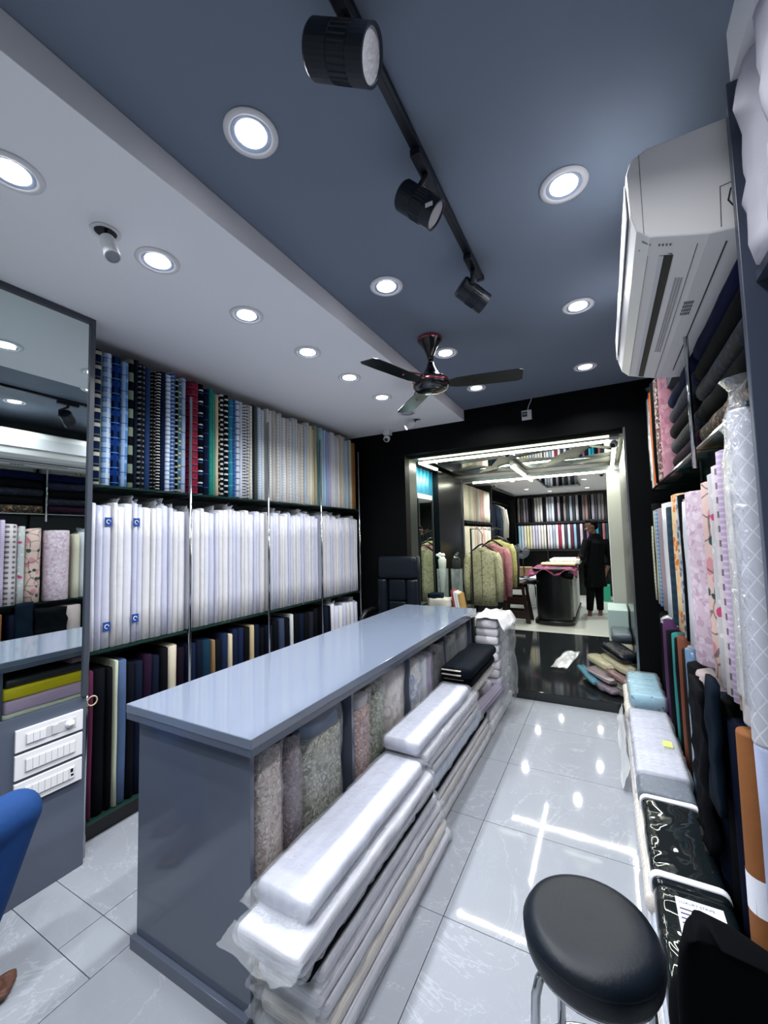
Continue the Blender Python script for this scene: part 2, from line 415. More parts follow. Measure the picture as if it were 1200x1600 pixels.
# ================================================================== LEFT RACK
def bolt_mb(t, d, h, seed, lean=0, flat=.48):
    rnd = random.Random(seed); prof = []; r = t * flat
    for cx, cy, st in ((d / 2 - r, t / 2 - r, 0), (-d / 2 + r, t / 2 - r, 90), (-d / 2 + r, -t / 2 + r, 180), (d / 2 - r, -t / 2 + r, 270)):
        for k in range(4): prof.append((cx + r * math.cos(R(st + 30 * k)), cy + r * math.sin(R(st + 30 * k))))
    rs = []; tilt = rnd.uniform(-.12, .12)
    zs = [0, .006, h * .25, h * .5, h * .75, h - .006, h]
    for i, z in enumerate(zs):
        sc = .9 if i in (0, len(zs) - 1) else 1
        ox = rnd.uniform(-.003, .003); oy = rnd.uniform(-.001, .001) + lean * z / h
        rs.append([(x * sc + ox, y * sc + oy, z + (tilt * y if i >= 5 else 0)) for x, y in prof])
    return MB().loft(rs)
BOLTN = [0]
def bolt(x, y, z, t, d, h, mat, label, group=None, face=1, lean=0, name='fabric_bolt', wrap=False):
    BOLTN[0] += 1
    m = bolt_mb(t, d, h, BOLTN[0], lean)
    o = m.build(name, mat, origin=(0, 0, 0), smooth=True)
    o.location = (x, y, z); o.rotation_euler.z = 0 if face == 1 else math.pi
    tag(o, label, 'fabric bolt', group); ORG[o] = Vector((0, 0, 0))
    if wrap:   # crumpled end of the clear sleeve
        rnd = random.Random(BOLTN[0]); rings = []
        for k, (q, s) in enumerate(((h - .03, 1.06), (h + .004, 1.06), (h + .02, .7), (h + .045, .85))):
            rings.append([(math.cos(a) * d * .48 * s * rnd.uniform(.75, 1.05), math.sin(a) * t * .5 * s * rnd.uniform(.7, 1.1), q + rnd.uniform(-.01, .012)) for a in [2 * math.pi * i / 12 for i in range(12)]])
        MB().loft(rings, cap=False).build('plastic_sleeve', FILMW, o)
    return o

rack = thing('fabric_rack', 'long wall rack of chrome poles and glass shelves behind the counter', 'shelf', (-2.68, 2.65, 0))
UP = [1.215, 1.85, 2.595, 3.33, 4.06]
for y in UP:
    MB().tube([(-2.505, y, .0), (-2.505, y, 2.62)], .0105, 10).build('upright', CHROME, rack, smooth=True)
    for z in (SH1, SH2): MB().box(-2.86, -2.50, y - .009, y + .009, z - .03, z - .013).build('shelf_arm', STEEL, rack)
for i in range(4):
    for z in (SH1, SH2, SH3): MB().box(-2.86, -2.515, UP[i] + .012, UP[i + 1] - .012, z - .012, z).build('glass_shelf', GLASS, rack, bevel=.002)
struct('baseboard_left', B(-2.86, -2.56, 1.2, 4.19, 0, .09), BLACKGLOSS)
struct('trim_6', B(-2.868, -2.855, 1.19, 4.19, 2.60, 2.80), WHITE)

N, K = '#0d1422', '#07090d'
PL = [ # (key, base, stripes, width, label)
 ('plaid_cream', '#10203f', [('z', .085, .25, 0, '#c9c5ac'), ('z', .085, .1, .6, '#5e6460'), ('y', .05, .4, 0, '#6c7068')], 1.35, 'navy, grey and cream plaid fabric bolt, first on the top shelf by the mirror'),
 ('plaid_sky', '#9db8d8', [('z', .06, .4, 0, '#5f8fc6'), ('z', .06, .07, .1, N), ('y', .04, .4, .2, '#c9d6e6'), ('z', .06, .05, .7, '#20355c')], 1.35, 'pale sky-blue plaid fabric bolt with navy lines on the top shelf'),
 ('check_royal', '#0c1220', [('z', .09, .35, 0, '#163f8f'), ('y', .05, .4, .2, '#123066'), ('z', .09, .06, .5, '#4b85d8')], 1.3, 'black and royal blue block check fabric bolt on the top shelf'),
 ('plaid_mid', '#4f7db6', [('z', .10, .2, 0, '#7fa6d2'), ('y', .05, .3, .3, '#9db7d8'), ('z', .10, .05, .6, '#24406f')], 1.1, 'mid-blue soft plaid fabric bolt on the top shelf'),
 ('check_sage', '#0c0f10', [('z', .115, .5, 0, '#828d78')], .9, 'black and sage green large check fabric bolt on the top shelf'),
 ('navy_a', '#111b2c', [], .6, 'plain dark navy fabric bolt between checks on the top shelf'),
 ('stripe_grey', '#0b0d11', [('z', .034, .35, 0, '#7b8084'), ('y', .05, .3, 0, '#15181e')], 1.2, 'black fabric bolt with grey ladder checks on the top shelf'),
 ('navy_b', '#14315a', [], 1.0, 'plain deep blue fabric bolt on the top shelf'),
 ('check_fine', '#08090c', [('z', .026, .28, 0, '#8a8782'), ('y', .03, .3, 0, '#0b0d12')], .9, 'black fabric bolt with fine tan-grey checks on the top shelf'),
 ('check_dot', '#0a0b0f', [('z', .02, .33, 0, '#d6d6d2')], .7, 'black fabric bolt with small white dashes on the top shelf'),
 ('navy_c', '#101c36', [], .9, 'plain ink-navy fabric bolt beside a white check on the top shelf'),
 ('check_white', '#d5deea', [('z', .03, .35, 0, '#7fa3d4'), ('z', .06, .06, 0, N)], .9, 'white fabric bolt with pale blue checks on the top shelf'),
 ('check_blue', '#33588f', [('z', .026, .3, 0, '#b8c6da'), ('y', .02, .3, 0, '#1d3a6b')], .8, 'denim-blue fabric bolt with white checks on the top shelf'),
 ('check_bk', '#0a0c10', [('z', .04, .25, 0, '#bfb7a6')], .6, 'black fabric bolt with cream bars on the top shelf'),
 ('plaid_yel', '#35607a', [('z', .085, .15, 0, '#d6c25a'), ('z', .085, .12, .3, '#9db59a'), ('y', .03, .3, 0, '#5f93a6')], .7, 'teal and yellow plaid fabric bolt on the top shelf'),
 ('pale_bl', '#9fb0cf', [('z', .12, .04, 0, N)], .9, 'pale periwinkle fabric bolt with thin dark lines on the top shelf'),
]
PL2 = [
 ('tartan_red', '#8e1230', [('z', .05, .45, 0, '#14162c'), ('y', .03, .4, 0, '#5a0f2c'), ('z', .05, .08, .7, '#d43a58')], 1.9, 'red and navy tartan fabric bolt on the top shelf'),
 ('bars_white', '#0a0c12', [('z', .085, .12, 0, '#dfe2e6'), ('z', .085, .1, .25, '#315a9a')], .9, 'black fabric bolt with white and blue bars on the top shelf'),
 ('navy_d', '#101b33', [('z', .1, .03, 0, '#50608a')], 1.0, 'dark navy windowpane fabric bolt on the top shelf'),
 ('emerald', '#12807a', [('z', .06, .05, 0, '#0a4f50')], .8, 'emerald teal fabric bolt on the top shelf'),
 ('green_l', '#3f8f78', [], .5, 'soft green fabric bolt beside emerald on the top shelf'),
 ('beige_a', '#b9b09a', [], .7, 'beige fabric bolt among dark checks on the top shelf'),
 ('tan_bk', '#14130f', [('z', .05, .3, 0, '#a58d5c')], .5, 'black and tan check fabric bolt on the top shelf'),
 ('bwgrid', '#0b0c10', [('z', .038, .4, 0, '#d5d8dc'), ('y', .05, .5, .2, '#0c0e13')], .95, 'black fabric bolt with white block check on the top shelf'),
 ('gingham', '#101218', [('z', .045, .28, 0, '#e2e4e6')], .9, 'black and white gingham fabric bolt on the top shelf'),
 ('teal_l', '#1f7891', [('z', .09, .05, 0, '#7fb9c9')], .95, 'bright teal windowpane fabric bolt on the top shelf'),
 ('blue_d', '#27508f', [('z', .03, .15, 0, '#5a83bb')], .7, 'cobalt blue fabric bolt on the top shelf'),
 ('wgrid', '#cfd8e6', [('z', .05, .16, 0, '#18264a'), ('y', .03, .12, 0, '#18264a')], .9, 'white fabric bolt with navy grid on the top shelf'),
 ('palegrey', '#c3c9d6', [], .8, 'pale blue-grey fabric bolt on the top shelf'),
 ('bkwhite', '#dcdcdc', [('z', .024, .4, 0, '#15171c'), ('y', .02, .2, 0, '#15171c')], .8, 'white fabric bolt with black mini check on the top shelf'),
 ('bkwhite2', '#d9dade', [('z', .028, .3, 0, '#20242d'), ('y', .016, .25, 0, '#2a2f3a')], .8, 'white fabric bolt with charcoal shirt check on the top shelf'),
 ('creamg', '#d4cfc0', [('z', .03, .1, 0, '#8d8674')], .8, 'cream fabric bolt with fine lines on the top shelf'),
 ('navyline', '#1b2236', [], .4, 'thin midnight fabric bolt by cream ones on the top shelf'),
 ('olivegrey', '#3f453f', [('z', .02, .3, 0, '#565c52')], .9, 'dark olive-grey fabric bolt on the top shelf'),
 ('icecheck', '#c5d3e0', [('z', .022, .2, 0, '#93a9c4')], .9, 'ice-blue mini check fabric bolt on the top shelf'),
 ('paleck', '#d3d6d8', [('z', .018, .2, 0, '#a4aab3')], .9, 'off-white micro check fabric bolt on the top shelf'),
]
def fill_row(lst, y0, y1, z, h, x=XL, d=.28, face=1, hv=.03, group=None, wrapp=0):
    tot = sum(e[1] for e in lst); y = y0
    for mat, wd, lab, grp in lst:
        t = (y1 - y0) * wd / tot
        bolt(x - face * d / 2 + random.uniform(-.008, .004), y + t / 2, z + .001, t - .0034, d, h + random.uniform(-hv, hv * .6), mat, lab, grp, face, wrap=random.random() < wrapp)
        y += t
for L, a, b in ((PL, UP[0] + .03, UP[1] - .012), (PL2, UP[1] + .014, UP[2] - .012)):
    fill_row([(fab(k, c, s), w, lab, None) for k, c, s, w, lab in L], a, b, SH1, .80)
pale3 = ['#c9c8c4', '#d9d8d4', '#b9b5b0', '#d2cdc9', '#c2c6cc', '#dad9dc', '#c8bfb8', '#d3d3d0', '#bcc3cc', '#dcdad2', '#c4c1c4', '#d4ccba', '#b3c2d2', '#cfcabc', '#d8d4c2', '#c5bb9c', '#a79c7c']
fill_row([(fab('pale3_%d' % i, c, [('z', .02 + .004 * (i % 4), .14, 0, '#a5a6ad')] if i % 2 else []), 1 + .3 * ((i * 7) % 3), 'pale neutral shirting bolt on the top shelf, third bay from the mirror', 'pale shirting bolts, third bay') for i, c in enumerate(pale3)], UP[2] + .014, UP[3] - .012, SH1, .80)
pale4 = ['#7fb2bd', '#9cc4cc', '#a9bfd6', '#8fa6cf', '#b7a9c8', '#cfd3da', '#dcdcde', '#c9ccd2', '#e0dedb', '#c6b8a2', '#d6cdb8', '#a9bccd', '#c7d0d6', '#93a7bd', '#d2c9ac', '#9a7446', '#8a5f33']
fill_row([(fab('pale4_%d' % i, c, [('z', .024, .12, 0, '#8b93a5')] if i in (4, 7, 12, 13) else []), 1 + .3 * ((i * 5) % 3), 'soft pastel or tan fabric bolt on the top shelf, last bay by the black wall', 'pastel bolts, last bay') for i, c in enumerate(pale4)], UP[3] + .014, UP[4] - .012, SH1, .80)
WH = [fab('white_wrap_%d' % i, c, [], wrap=.35) for i, c in enumerate(('#cbcbd4', '#bebfce', '#cfced2', '#b9bbce', '#cbc9cb'))]
for b, n in enumerate((15, 17, 19, 19)):
    a0 = UP[b] + (.03 if b == 0 else .014)
    fill_row([(WH[(i * 3 + b) % 5], 1 + .45 * ((i * 7 + b) % 3), 'plastic-wrapped white fabric bolt standing on the middle glass shelf', 'white bolts on the middle shelf') for i in range(n)], a0, UP[b + 1] - .012, SH2, .83, hv=.025, wrapp=.3)
# blue brand stickers on two of the white bolts by the mirror
white_b = [o for o in COL.objects if o.get('group') == 'white bolts on the middle shelf']
BLUE = M('sticker_blue', '#1c3f86', .4)
for k in (2, 6):
    o = white_b[k]
    o['label'] = 'plastic-wrapped white bolt with blue square stickers, ' + ('nearer the mirror' if k == 2 else 'farther from the mirror')
    del o['group']
    for zz in (.10 + .02 * (k == 6), .70):
        m = MB().box(.1405, .143, -.02, .02, zz, zz + .05); st = m.build('sticker', BLUE, o)
        ms = MB(); ms.tube([(.144, .011 * math.cos(a), zz + .025 + .011 * math.sin(a)) for a in [math.pi * 2 * q / 14 for q in range(12)]], .0022, 5); ms.build('swirl_logo', WPL, st)
DK = [('maroon', '#4a1233'), ('black', '#0a0b10'), ('black', '#0a0b10'), ('pale grey-green', '#a9ad98'), ('slate blue', '#3f5273'), ('black', '#0b0d14'), ('navy', '#0e1526'), ('plum', '#1d0f22'), ('navy', '#0d1424'), ('black', '#090a0f'), ('beige', '#b4aa98'), ('plum-black', '#140c18'), ('black', '#0a0d13'), ('dark teal', '#0f2736'), ('ochre', '#6d5532'), ('navy', '#0b1120'), ('navy', '#0e1628')]
DKL = ['black or near-black suiting bolt standing on the bottom shelf', 'dark suiting bolts, bottom shelf']
def dark(i, nm, c, w, bay):
    plain = nm in ('black', 'navy', 'plum-black', 'midnight')
    return (fab('suit_' + c[1:], c, [], .8), w, DKL[0] if plain else '%s suiting bolt standing on the bottom shelf, %s bay from the mirror' % (nm, bay), DKL[1] if plain else None)
wd = [.6, 1.3, .6, .4, 1, .8, 1, 1, .9, .9, 1.3, .8]
fill_row([dark(i, *DK[i], wd[i], 'first') for i in range(12)], UP[0] + .03, UP[1] - .012, SH3, .80)
D2 = [('midnight', '#101a30'), ('midnight', '#0c1220'), ('dark teal', '#11293a'), ('ochre', '#70583a'), ('black', '#0a0c12'), ('navy', '#16213a'), ('beige', '#b3a68c'), ('navy', '#10192e'), ('navy', '#131d36'), ('black', '#090b10'), ('sand', '#a89773'), ('navy', '#0d1526'), ('black', '#0a0b10')]
fill_row([dark(i, *e, (1.2, .9, 1.3, .5, 1, 1, .7, 1, 1, 1, .8, 1, 1)[i], 'second') for i, e in enumerate(D2)], UP[1] + .014, UP[2] - .012, SH3, .80)
D3 = [('navy', '#0d1526'), ('black', '#0a0b10'), ('steel blue', '#28354d'), ('black', '#0b0c11'), ('pale grey', '#b8babd'), ('black', '#090a0e'), ('navy', '#0e1526'), ('black', '#0a0b10'), ('charcoal', '#1a1d24'), ('black', '#0a0b10')]
fill_row([dark(i, *e, (1, 1, 1, 1, .6, 1.2, 1, 1, 1, 1)[i], 'third') for i, e in enumerate(D3)], UP[2] + .014, UP[3] - .012, SH3, .80)
fill_row([dark(0, 'black', '#0a0b10', 1, 'last'), dark(0, 'navy', '#101828', 1, 'last'), dark(0, 'black', '#0a0b10', 1, 'last')] + [(WH[i % 5], 1.2, 'plastic-wrapped white bolt on the bottom shelf behind the office chair', 'white bolts on the bottom shelf') for i in range(7)], UP[3] + .014, UP[4] - .012, SH3, .80, wrapp=.5)

# ================================================================== MIRROR CABINET
T = thing('mirror_cabinet', 'tall mirror over grey laminate cabinet beside the fabric rack', 'cabinet', (-2.62, .3, 0))
MB().box(-2.84, XM, -.7, 1.178, .0, .83).build('cabinet_body', LAM, T, bevel=.003)
MB().box(-2.84, XM - .004, -.7, 1.165, .83, 2.815).build('mirror_backing', LAM, T)
MB().box(XM - .0035, XM, -.68, 1.155, .832, 2.80).build('mirror_glass', MIRROR, T)
for y0, y1, z0, z1 in ((1.155, 1.178, .83, 2.828), (-.7, -.68, .83, 2.828), (-.68, 1.155, 2.80, 2.828)):
    MB().box(XM - .01, XM + .012, y0, y1, z0, z1).build('mirror_frame', M('dark_grey_trim', '#3c414c', .35), T)
MB().tube([(-2.46, 1.197, .0), (-2.46, 1.197, 1.05)], .017, 12).build('chrome_post', CHROME, T, smooth=True)
m = MB(); m.lathe([(.024, 0), (.028, .004), (.024, .008), (.02, .004), (.024, 0)], (-2.44, 1.222, .78), (1, 0, 0), 20); o = m.build('tape_ring', M('tape_tan', '#b8a68c', .4), smooth=True)
tag(o, 'small tan tape ring hanging on the chrome post', 'tape roll')
SW = M('switch_white', '#e6e5e8', .3); SWG = M('switch_grey', '#c9c8cc', .3)
for k, (z0, z1, lab) in enumerate(((.672, .770, 'white switch plate with round fan dial, top of three on the grey cabinet'), (.55, .67 - .012, 'white switch plate with a row of rocker switches, middle of three'), (.428, .548 - .013, 'white switch plate with dark socket at its end, lowest of three'))):
    x = XM; T = thing('switch_plate', lab, 'switch plate', (x, 1.02, z0))
    MB().box(x + .0005, x + .012, .885, 1.157, z0, z1).build('plate', SW, T, bevel=.002)
    zi0, zi1 = z0 + .028, z1 - .028
    MB().box(x + .0121, x + .0145, .922, 1.125, zi0 - .003, zi1 + .003).build('bezel', SWG, T)
    n = 8
    for i in range(n):
        ya, yb = .925 + i * .0247, .925 + (i + 1) * .0247 - .0015
        if k == 0 and i in (3, 5): continue
        if k == 0 and i in (6, 7): continue
        MB().box(x + .0146, x + .0185, ya, yb, zi0, zi1).build('switch', SWG if (k == 0 and i == 4) else SW, T, bevel=.001)
    if k == 0:
        MB().lathe([(.02, 0), (.02, .004), (.014, .006), (.014, .014), (.001, .014)], (x + .0146, 1.098, (zi0 + zi1) / 2), (1, 0, 0), 20).build('dial', SW, T, smooth=True)
        MB().box(x + .028, x + .031, 1.086, 1.110, (zi0 + zi1) / 2 - .003, (zi0 + zi1) / 2 + .003).build('dial_grip', SW, T)
    if k == 2: 
        MB().box(x + .0186, x + .0192, 1.103, 1.115, zi0 + .03, zi1 - .004).build('socket', BLK, T)
        MB().box(x + .0186, x + .0192, 1.105, 1.117, zi0 + .012, zi0 + .022).build('socket', BLK, T)

# ================================================================== COUNTER
T = thing('shop_counter', 'long grey laminate counter with glossy pale top', 'counter', (-1.42, 2.4, 0))
cx0, cx1, cy0, cy1 = -1.734, -1.105, 1.05, 3.66
MB().box(cx0 - .03, cx1 + .045, 1.012, cy1 + .03, .915, .95).build('countertop', LAMTOP, T, bevel=.003)
MB().box(cx0 - .028, cx1 + .043, 1.014, cy1 + .028, .890, .9145).build('top_edge', LAM, T)
MB().box(cx0, cx1, cy0, cy0 + .02, 0, .89).build('front_panel', LAM, T, bevel=.002)
MB().box(cx0 - .012, cx1 + .002, cy0 - .02, cy0 - .0005, 0, .048).build('kick_board', LAM, T, bevel=.002)
MB().box(cx0, cx1, cy1 - .02, cy1, 0, .89).build('end_panel', LAM, T)
MB().box(-1.43, -1.41, cy0 + .021, cy1 - .021, 0, .89).build('middle_panel', LAM, T)
MB().box(cx0, cx1, cy0 + .021, cy1 - .021, .06, .08).build('bottom_board', LAM, T)
MB().box(cx0, -1.431, cy0 + .021, cy1 - .021, .50, .518).build('inner_shelf', LAM, T)
for y in (1.70, 2.35, 3.0): MB().box(-1.4095, cx1 - .005, y - .009, y + .009, .081, .889).build('divider', LAM, T)
for y in (1.92, 2.8): MB().box(cx0, -1.431, y - .009, y + .009, .519, .889).build('divider', LAM, T)
# stack of folded cloth in the back of the counter (seen in the mirror)
for k, (z, h, c, nm) in enumerate(((.52, .045, '#9ed86a', 'light green'), (.566, .04, '#14161a', 'black'), (.607, .03, '#dfe0c8', 'cream'), (.638, .075, '#cfb2cf', 'lilac'), (.714, .07, '#d8c400', 'bright yellow'), (.785, .05, '#16181d', 'black'))):
    mb = MB(); rbox(mb, -1.728, -1.45, 1.075 + .01 * (k % 2), 1.60 + .05 * (k % 3), z, z + h, .02, 'y', wav=.006, seed=k, rings=6)
    tag(mb.build('folded_cloth', M('cloth_' + c[1:], c, .55, bump=.3, bscale=25), smooth=True), '%s folded cloth stacked in the counter back%s' % (nm, '' if nm != 'black' else (', topmost' if k == 5 else ', second from bottom')), 'folded cloth')
mb = MB(); rbox(mb, -1.72, -1.5, 1.42, 1.7, .8355, .875, .015, 'y', wav=.004, seed=3, rings=4)
tag(mb.build('folded_cloth', M('cloth_mauve', '#6b5560', .6), smooth=True), 'dusty mauve folded cloth on the black one in the counter back', 'folded cloth')

# bagged embroidered cloth standing in the open side
BG = [ # y0,y1,top,material,label
 (1.085, 1.235, .86, floral('bag_arab', '#d8c6b8', ['#b59c8e', '#efe6dd'], 38, wrap=.4, lines='#7a5a4c'), 'cream and brown arabesque cloth in clear bag, first under the counter', .30),
 (1.24, 1.345, .84, floral('bag_plum', '#6a4e58', ['#a2848c', '#3a2a40'], 45, wrap=.4, lines='#9a8087'), 'plum-brown patterned cloth in clear bag under the counter', .27),
 (1.36, 1.665, .86, floral('bag_blue', '#b5b29c', ['#77785e', '#e2dfd2'], 34, wrap=.5, lines='#51564e'), 'olive embroidered cloth with blue and white top in clear bag', .31),
 (1.725, 1.89, .85, floral('bag_rust', '#c39a8c', ['#98685c', '#e2d0c8'], 38, wrap=.5, lines='#6a4740'), 'rust-brown patterned cloth in clear bag under the counter', .30),
 (1.90, 2.06, .86, floral('bag_olive', '#8a9070', ['#5c6246', '#c4c6ae'], 38, wrap=.5), 'olive green patterned cloth in clear bag under the counter', .28),
 (2.08, 2.33, .86, floral('bag_cream', '#e6dcd2', ['#cdbfb2', '#f2ece6'], 12, wrap=.5), 'cream and white cloth in clear bag under the counter', .30),
 (2.37, 2.56, .84, floral('bag_ivory', '#ebe8e6', ['#9fb0cc', '#d8d2cc'], 14, wrap=.5), 'ivory cloth with blue marks in clear bag under the counter', .29),
 (2.57, 2.67, .82, fab('bag_white', '#e8e6e8', wrap=.4), 'plain white folded cloth under the counter beside lilac one', .28),
 (2.68, 2.76, .82, fab('bag_lilac', '#b8a8c6', wrap=.4), 'lilac folded cloth standing under the counter', .28),
 (2.77, 2.98, .84, floral('bag_black', '#0b0c10', ['#20242c'], 30, wrap=.3), 'black sequinned cloth standing under the counter', .27),
 (3.02, 3.30, .84, fab('bag_grey', '#6f7276', wrap=.6), 'grey cloth in crinkled plastic at the far end under the counter', .28),
 (3.31, 3.62, .85, fab('bag_grey2', '#83868a', wrap=.6), 'silver-grey cloth in plastic beside the counter end panel', .29)]
def crumple(mb, x0, x1, y0, y1, z0, z1, amp, seed, n=10, m=10, open_top=True):
    rnd = random.Random(seed); rings = []
    cx, cy = (x0 + x1) / 2, (y0 + y1) / 2; k = 20
    for j in range(m + 1):
        z = z0 + (z1 - z0) * j / m; ring = []
        for i in range(k):
            a = 2 * math.pi * i / k; c, s = math.cos(a), math.sin(a); q = 1 / max(abs(c), abs(s)) ** .82
            p = Vector((cx + (x1 - x0) / 2 * c * q, cy + (y1 - y0) / 2 * s * q, z))
            nv = noise.noise_vector(p * 14 + Vector((seed, 0, 0))) * amp
            p += Vector((nv.x, nv.y, nv.z * (j > 0)))
            ring.append(p)
        rings.append(ring)
    return mb.loft(rings, cap=not open_top)
for k, (y0, y1, zt, mt, lab, dep) in enumerate(BG):
    x1 = cx1 - .004 - .006 * (k % 3); x0 = x1 - dep * .86
    mb = MB(); crumple(mb, x0, x1, y0 + .006, y1 - .006, .083, zt - (.10 if k in (2, 3) else .03), .006, k, open_top=False)
    o = mb.build('bagged_cloth', mt, smooth=True); tag(o, lab, 'bagged cloth')
    mb = MB(); crumple(mb, x0 - .003, x1 + .008, y0 + .002, y1 - .002, .12, zt, .012, k + 40, m=12); mb.build('plastic_bag', FILM, o)
    if k in (2, 3):
        mb = MB(); crumple(mb, x0 + .03, x1 - .01, y0 + .02, y1 - .02, zt - .10, zt - .04, .012, k + 70, m=4, open_top=False)
        mb.build('folded_top', M('cloth_steelblue', '#5c7ba0', .6) if k == 2 else M('cloth_offwhite', '#cfcbc9', .6), o, smooth=True)

# ================================================================== PACKS STACKED BESIDE THE COUNTER
FL = [('z', .0125, .12, 0, '#8f8e96')]
PW = fab('pack_white', '#c4c4d0', [('x', .05, .5, 0, '#babbc9')], wrap=.7, soft=.5)
PW2 = fab('pack_white2', '#cfcdd3', FL, wrap=.9, soft=.5); PW3 = fab('pack_cream', '#cfc8c0', FL, wrap=.9, soft=.5)
PBL = fab('pack_icy', '#bcc5d4', FL, wrap=.9, soft=.4); PK = fab('pack_black', '#07080c', [], .85); NAVY = fab('pack_navy', '#0c1119', [], .7)
def flap(mb, x0, x1, y, ye, z0, z1, seed):
    """open crinkled end of a clear sleeve"""
    return mb.grid(lambda u, v: Vector((x0 + (x1 - x0) * u, y + (ye - y) * v, z0 + (z1 - z0) * (.5 + .5 * math.sin(u * 5 + seed)) * (1 - .5 * v))) + noise.noise_vector(Vector((u * 6, v * 5, seed))) * .012 * (.3 + v), 14, 7)
def pack(x0, x1, y0, y1, z0, z1, mat, label, seed, r=.022, film=None, group=None, wav=.006, name='fabric_pack', yaw=0, sleeve=False):
    mb = MB(); rbox(mb, x0, x1, y0, y1, z0, z1, r, 'y', wav=wav, seed=seed * 1.7, rings=8, n=5)
    o = mb.build(name, mat, smooth=True); tag(o, label, 'fabric pack', group); o.rotation_euler.z = yaw
    if sleeve:
        f = MB(); rbox(f, x0 - .005, x1 + .009, y0 - .012, y1 + .012, z0 + .002, z1 + .005, r, 'y', wav=.010, seed=seed * 2.3, rings=34, n=6, fq=22); f.build('plastic_sleeve', FILM, o, smooth=True)
    for q in (film or ''):
        f = MB(); ya, yb = (y0 + .01, y0 - .05) if q == 'n' else (y1 - .01, y1 + .05)
        flap(f, x0 - .012, x1 + .012, ya, yb, z0 + .004, z1 - .004, seed); f.build('plastic_flap', FILM, o, smooth=True)
    return o
WL = 'plastic-wrapped white fabric pack low in the stack beside the counter'; WG = 'white packs low in the counter-side stack'
# near segment
near = [(.002, .062, 1.10, 2.16, -.80, PW2), (.064, .122, 1.07, 2.13, -.812, PW3), (.124, .178, 1.09, 2.11, -.822, PW2), (.18, .234, 1.06, 2.09, -.826, PW2), (.236, .288, 1.08, 2.05, -.83, PW2)]
for k, (z0, z1, y0, y1, x1, mt) in enumerate(near): pack(-1.085, x1, y0, y1, z0, z1, mt, WL, 1 + k, film='nf' if k % 2 else 'n', group=WG, sleeve=k % 2 == 0)
pack(-1.075, -.835, 1.02, 2.02, .290, .330, PK, 'thin black fabric bolt squeezed between white packs nearest the counter front', 6, r=.015)
pack(-1.07, -.825, .985, 2.0, .332, .382, PW2, 'white wrapped pack just above the thin black bolt, nearest the counter front', 7, sleeve=True)
pack(-1.065, -.815, .95, 1.97, .384, .432, PW2, 'loosely wrapped white pack jutting out under the topmost white bolt', 8, film='n', sleeve=True)
pack(-1.07, -.845, 1.04, 1.92, .436, .500, PW, 'large glossy white wrapped bolt on top, nearest the counter front', 9, r=.026, film='nf', sleeve=True)
# middle segment
for k, (z0, z1, y0, y1, x1, mt) in enumerate([(.002, .07, 2.19, 3.36, -.875, PW2), (.072, .13, 2.18, 3.30, -.883, PW3), (.132, .185, 2.20, 3.30, -.885, PW2)]): pack(-1.085, x1, y0, y1, z0, z1, mt, WL, 11 + k, film='n', group=WG, sleeve=k == 1)
pack(-1.08, -.885, 2.13, 3.28, .187, .262, PK, 'black fabric bolt under white packs in the middle of the stack', 14, r=.025)
pack(-1.08, -.862, 2.06, 3.05, .264, .335, PBL, 'icy blue-white plastic pack under three white bolts', 15, film='n', sleeve=True)
pack(-1.075, -.862, 2.10, 2.98, .337, .392, PW2, 'white wrapped pack right above the icy blue one', 16, sleeve=True)
pack(-1.075, -.86, 2.04, 2.96, .394, .450, PW2, 'white wrapped pack third from top, middle of the stack', 17, film='n')
pack(-1.075, -.85, 1.975, 2.92, .452, .510, PW2, 'white wrapped pack directly under the smooth white bolt', 18, sleeve=True)
pack(-1.075, -.87, 1.93, 2.80, .513, .578, PW, 'smooth white wrapped bolt on top, between the near white bolt and the navy bolts', 19, r=.026, sleeve=True)
# far segment
pack(-1.085, -.875, 3.38, 4.18, .002, .10, PW2, WL, 15, film='f', group=WG)
pack(-1.085, -.885, 3.38, 4.10, .101, .20, PW2, WL, 16, group=WG)
ROLL = fab('roll_lilac', '#9a93a6', [('x', .012, .35, 0, '#6f6a80')], .7)
mb = MB(); mb.tube([(-.905, 3.02, .305), (-.905, 3.06, .305), (-.90, 3.9, .245), (-.90, 3.93, .245)], [.043, .047, .047, .044], 16)
o = mb.build('fabric_roll', ROLL, smooth=True); tag(o, 'lilac-grey ribbed fabric roll lying on white packs by the step', 'fabric roll')
pack(-1.08, -.955, 3.06, 3.60, .3515, .45, PW3, 'cream bolt under the navy bolts, lower one', 17, r=.03)
pack(-1.08, -.94, 3.40, 3.66, .201, .35, PW2, 'white pack squeezed behind the lilac roll', 23, r=.03)
pack(-1.08, -.885, 2.86, 3.55, .4505, .535, PW3, 'cream bolt directly under the navy bolts', 18, r=.03)
for k, z in enumerate((.536, .612)):
    o = pack(-1.085, -.865 + .012 * k, 2.86 - .05 * k, 3.52, z, z + .075, NAVY, 'near-black navy fabric bolt, ' + ('under its twin by the counter end' if k == 0 else 'topmost beside the counter end'), 19 + k, r=.035)
    for q in (0, 1): MB().box(-1.07, -.93, 2.845 - .05 * k, 2.862 - .05 * k, z + .022 + .03 * q, z + .027 + .03 * q).build('board_edge', M('card_board', '#bdb4a8', .8), o)
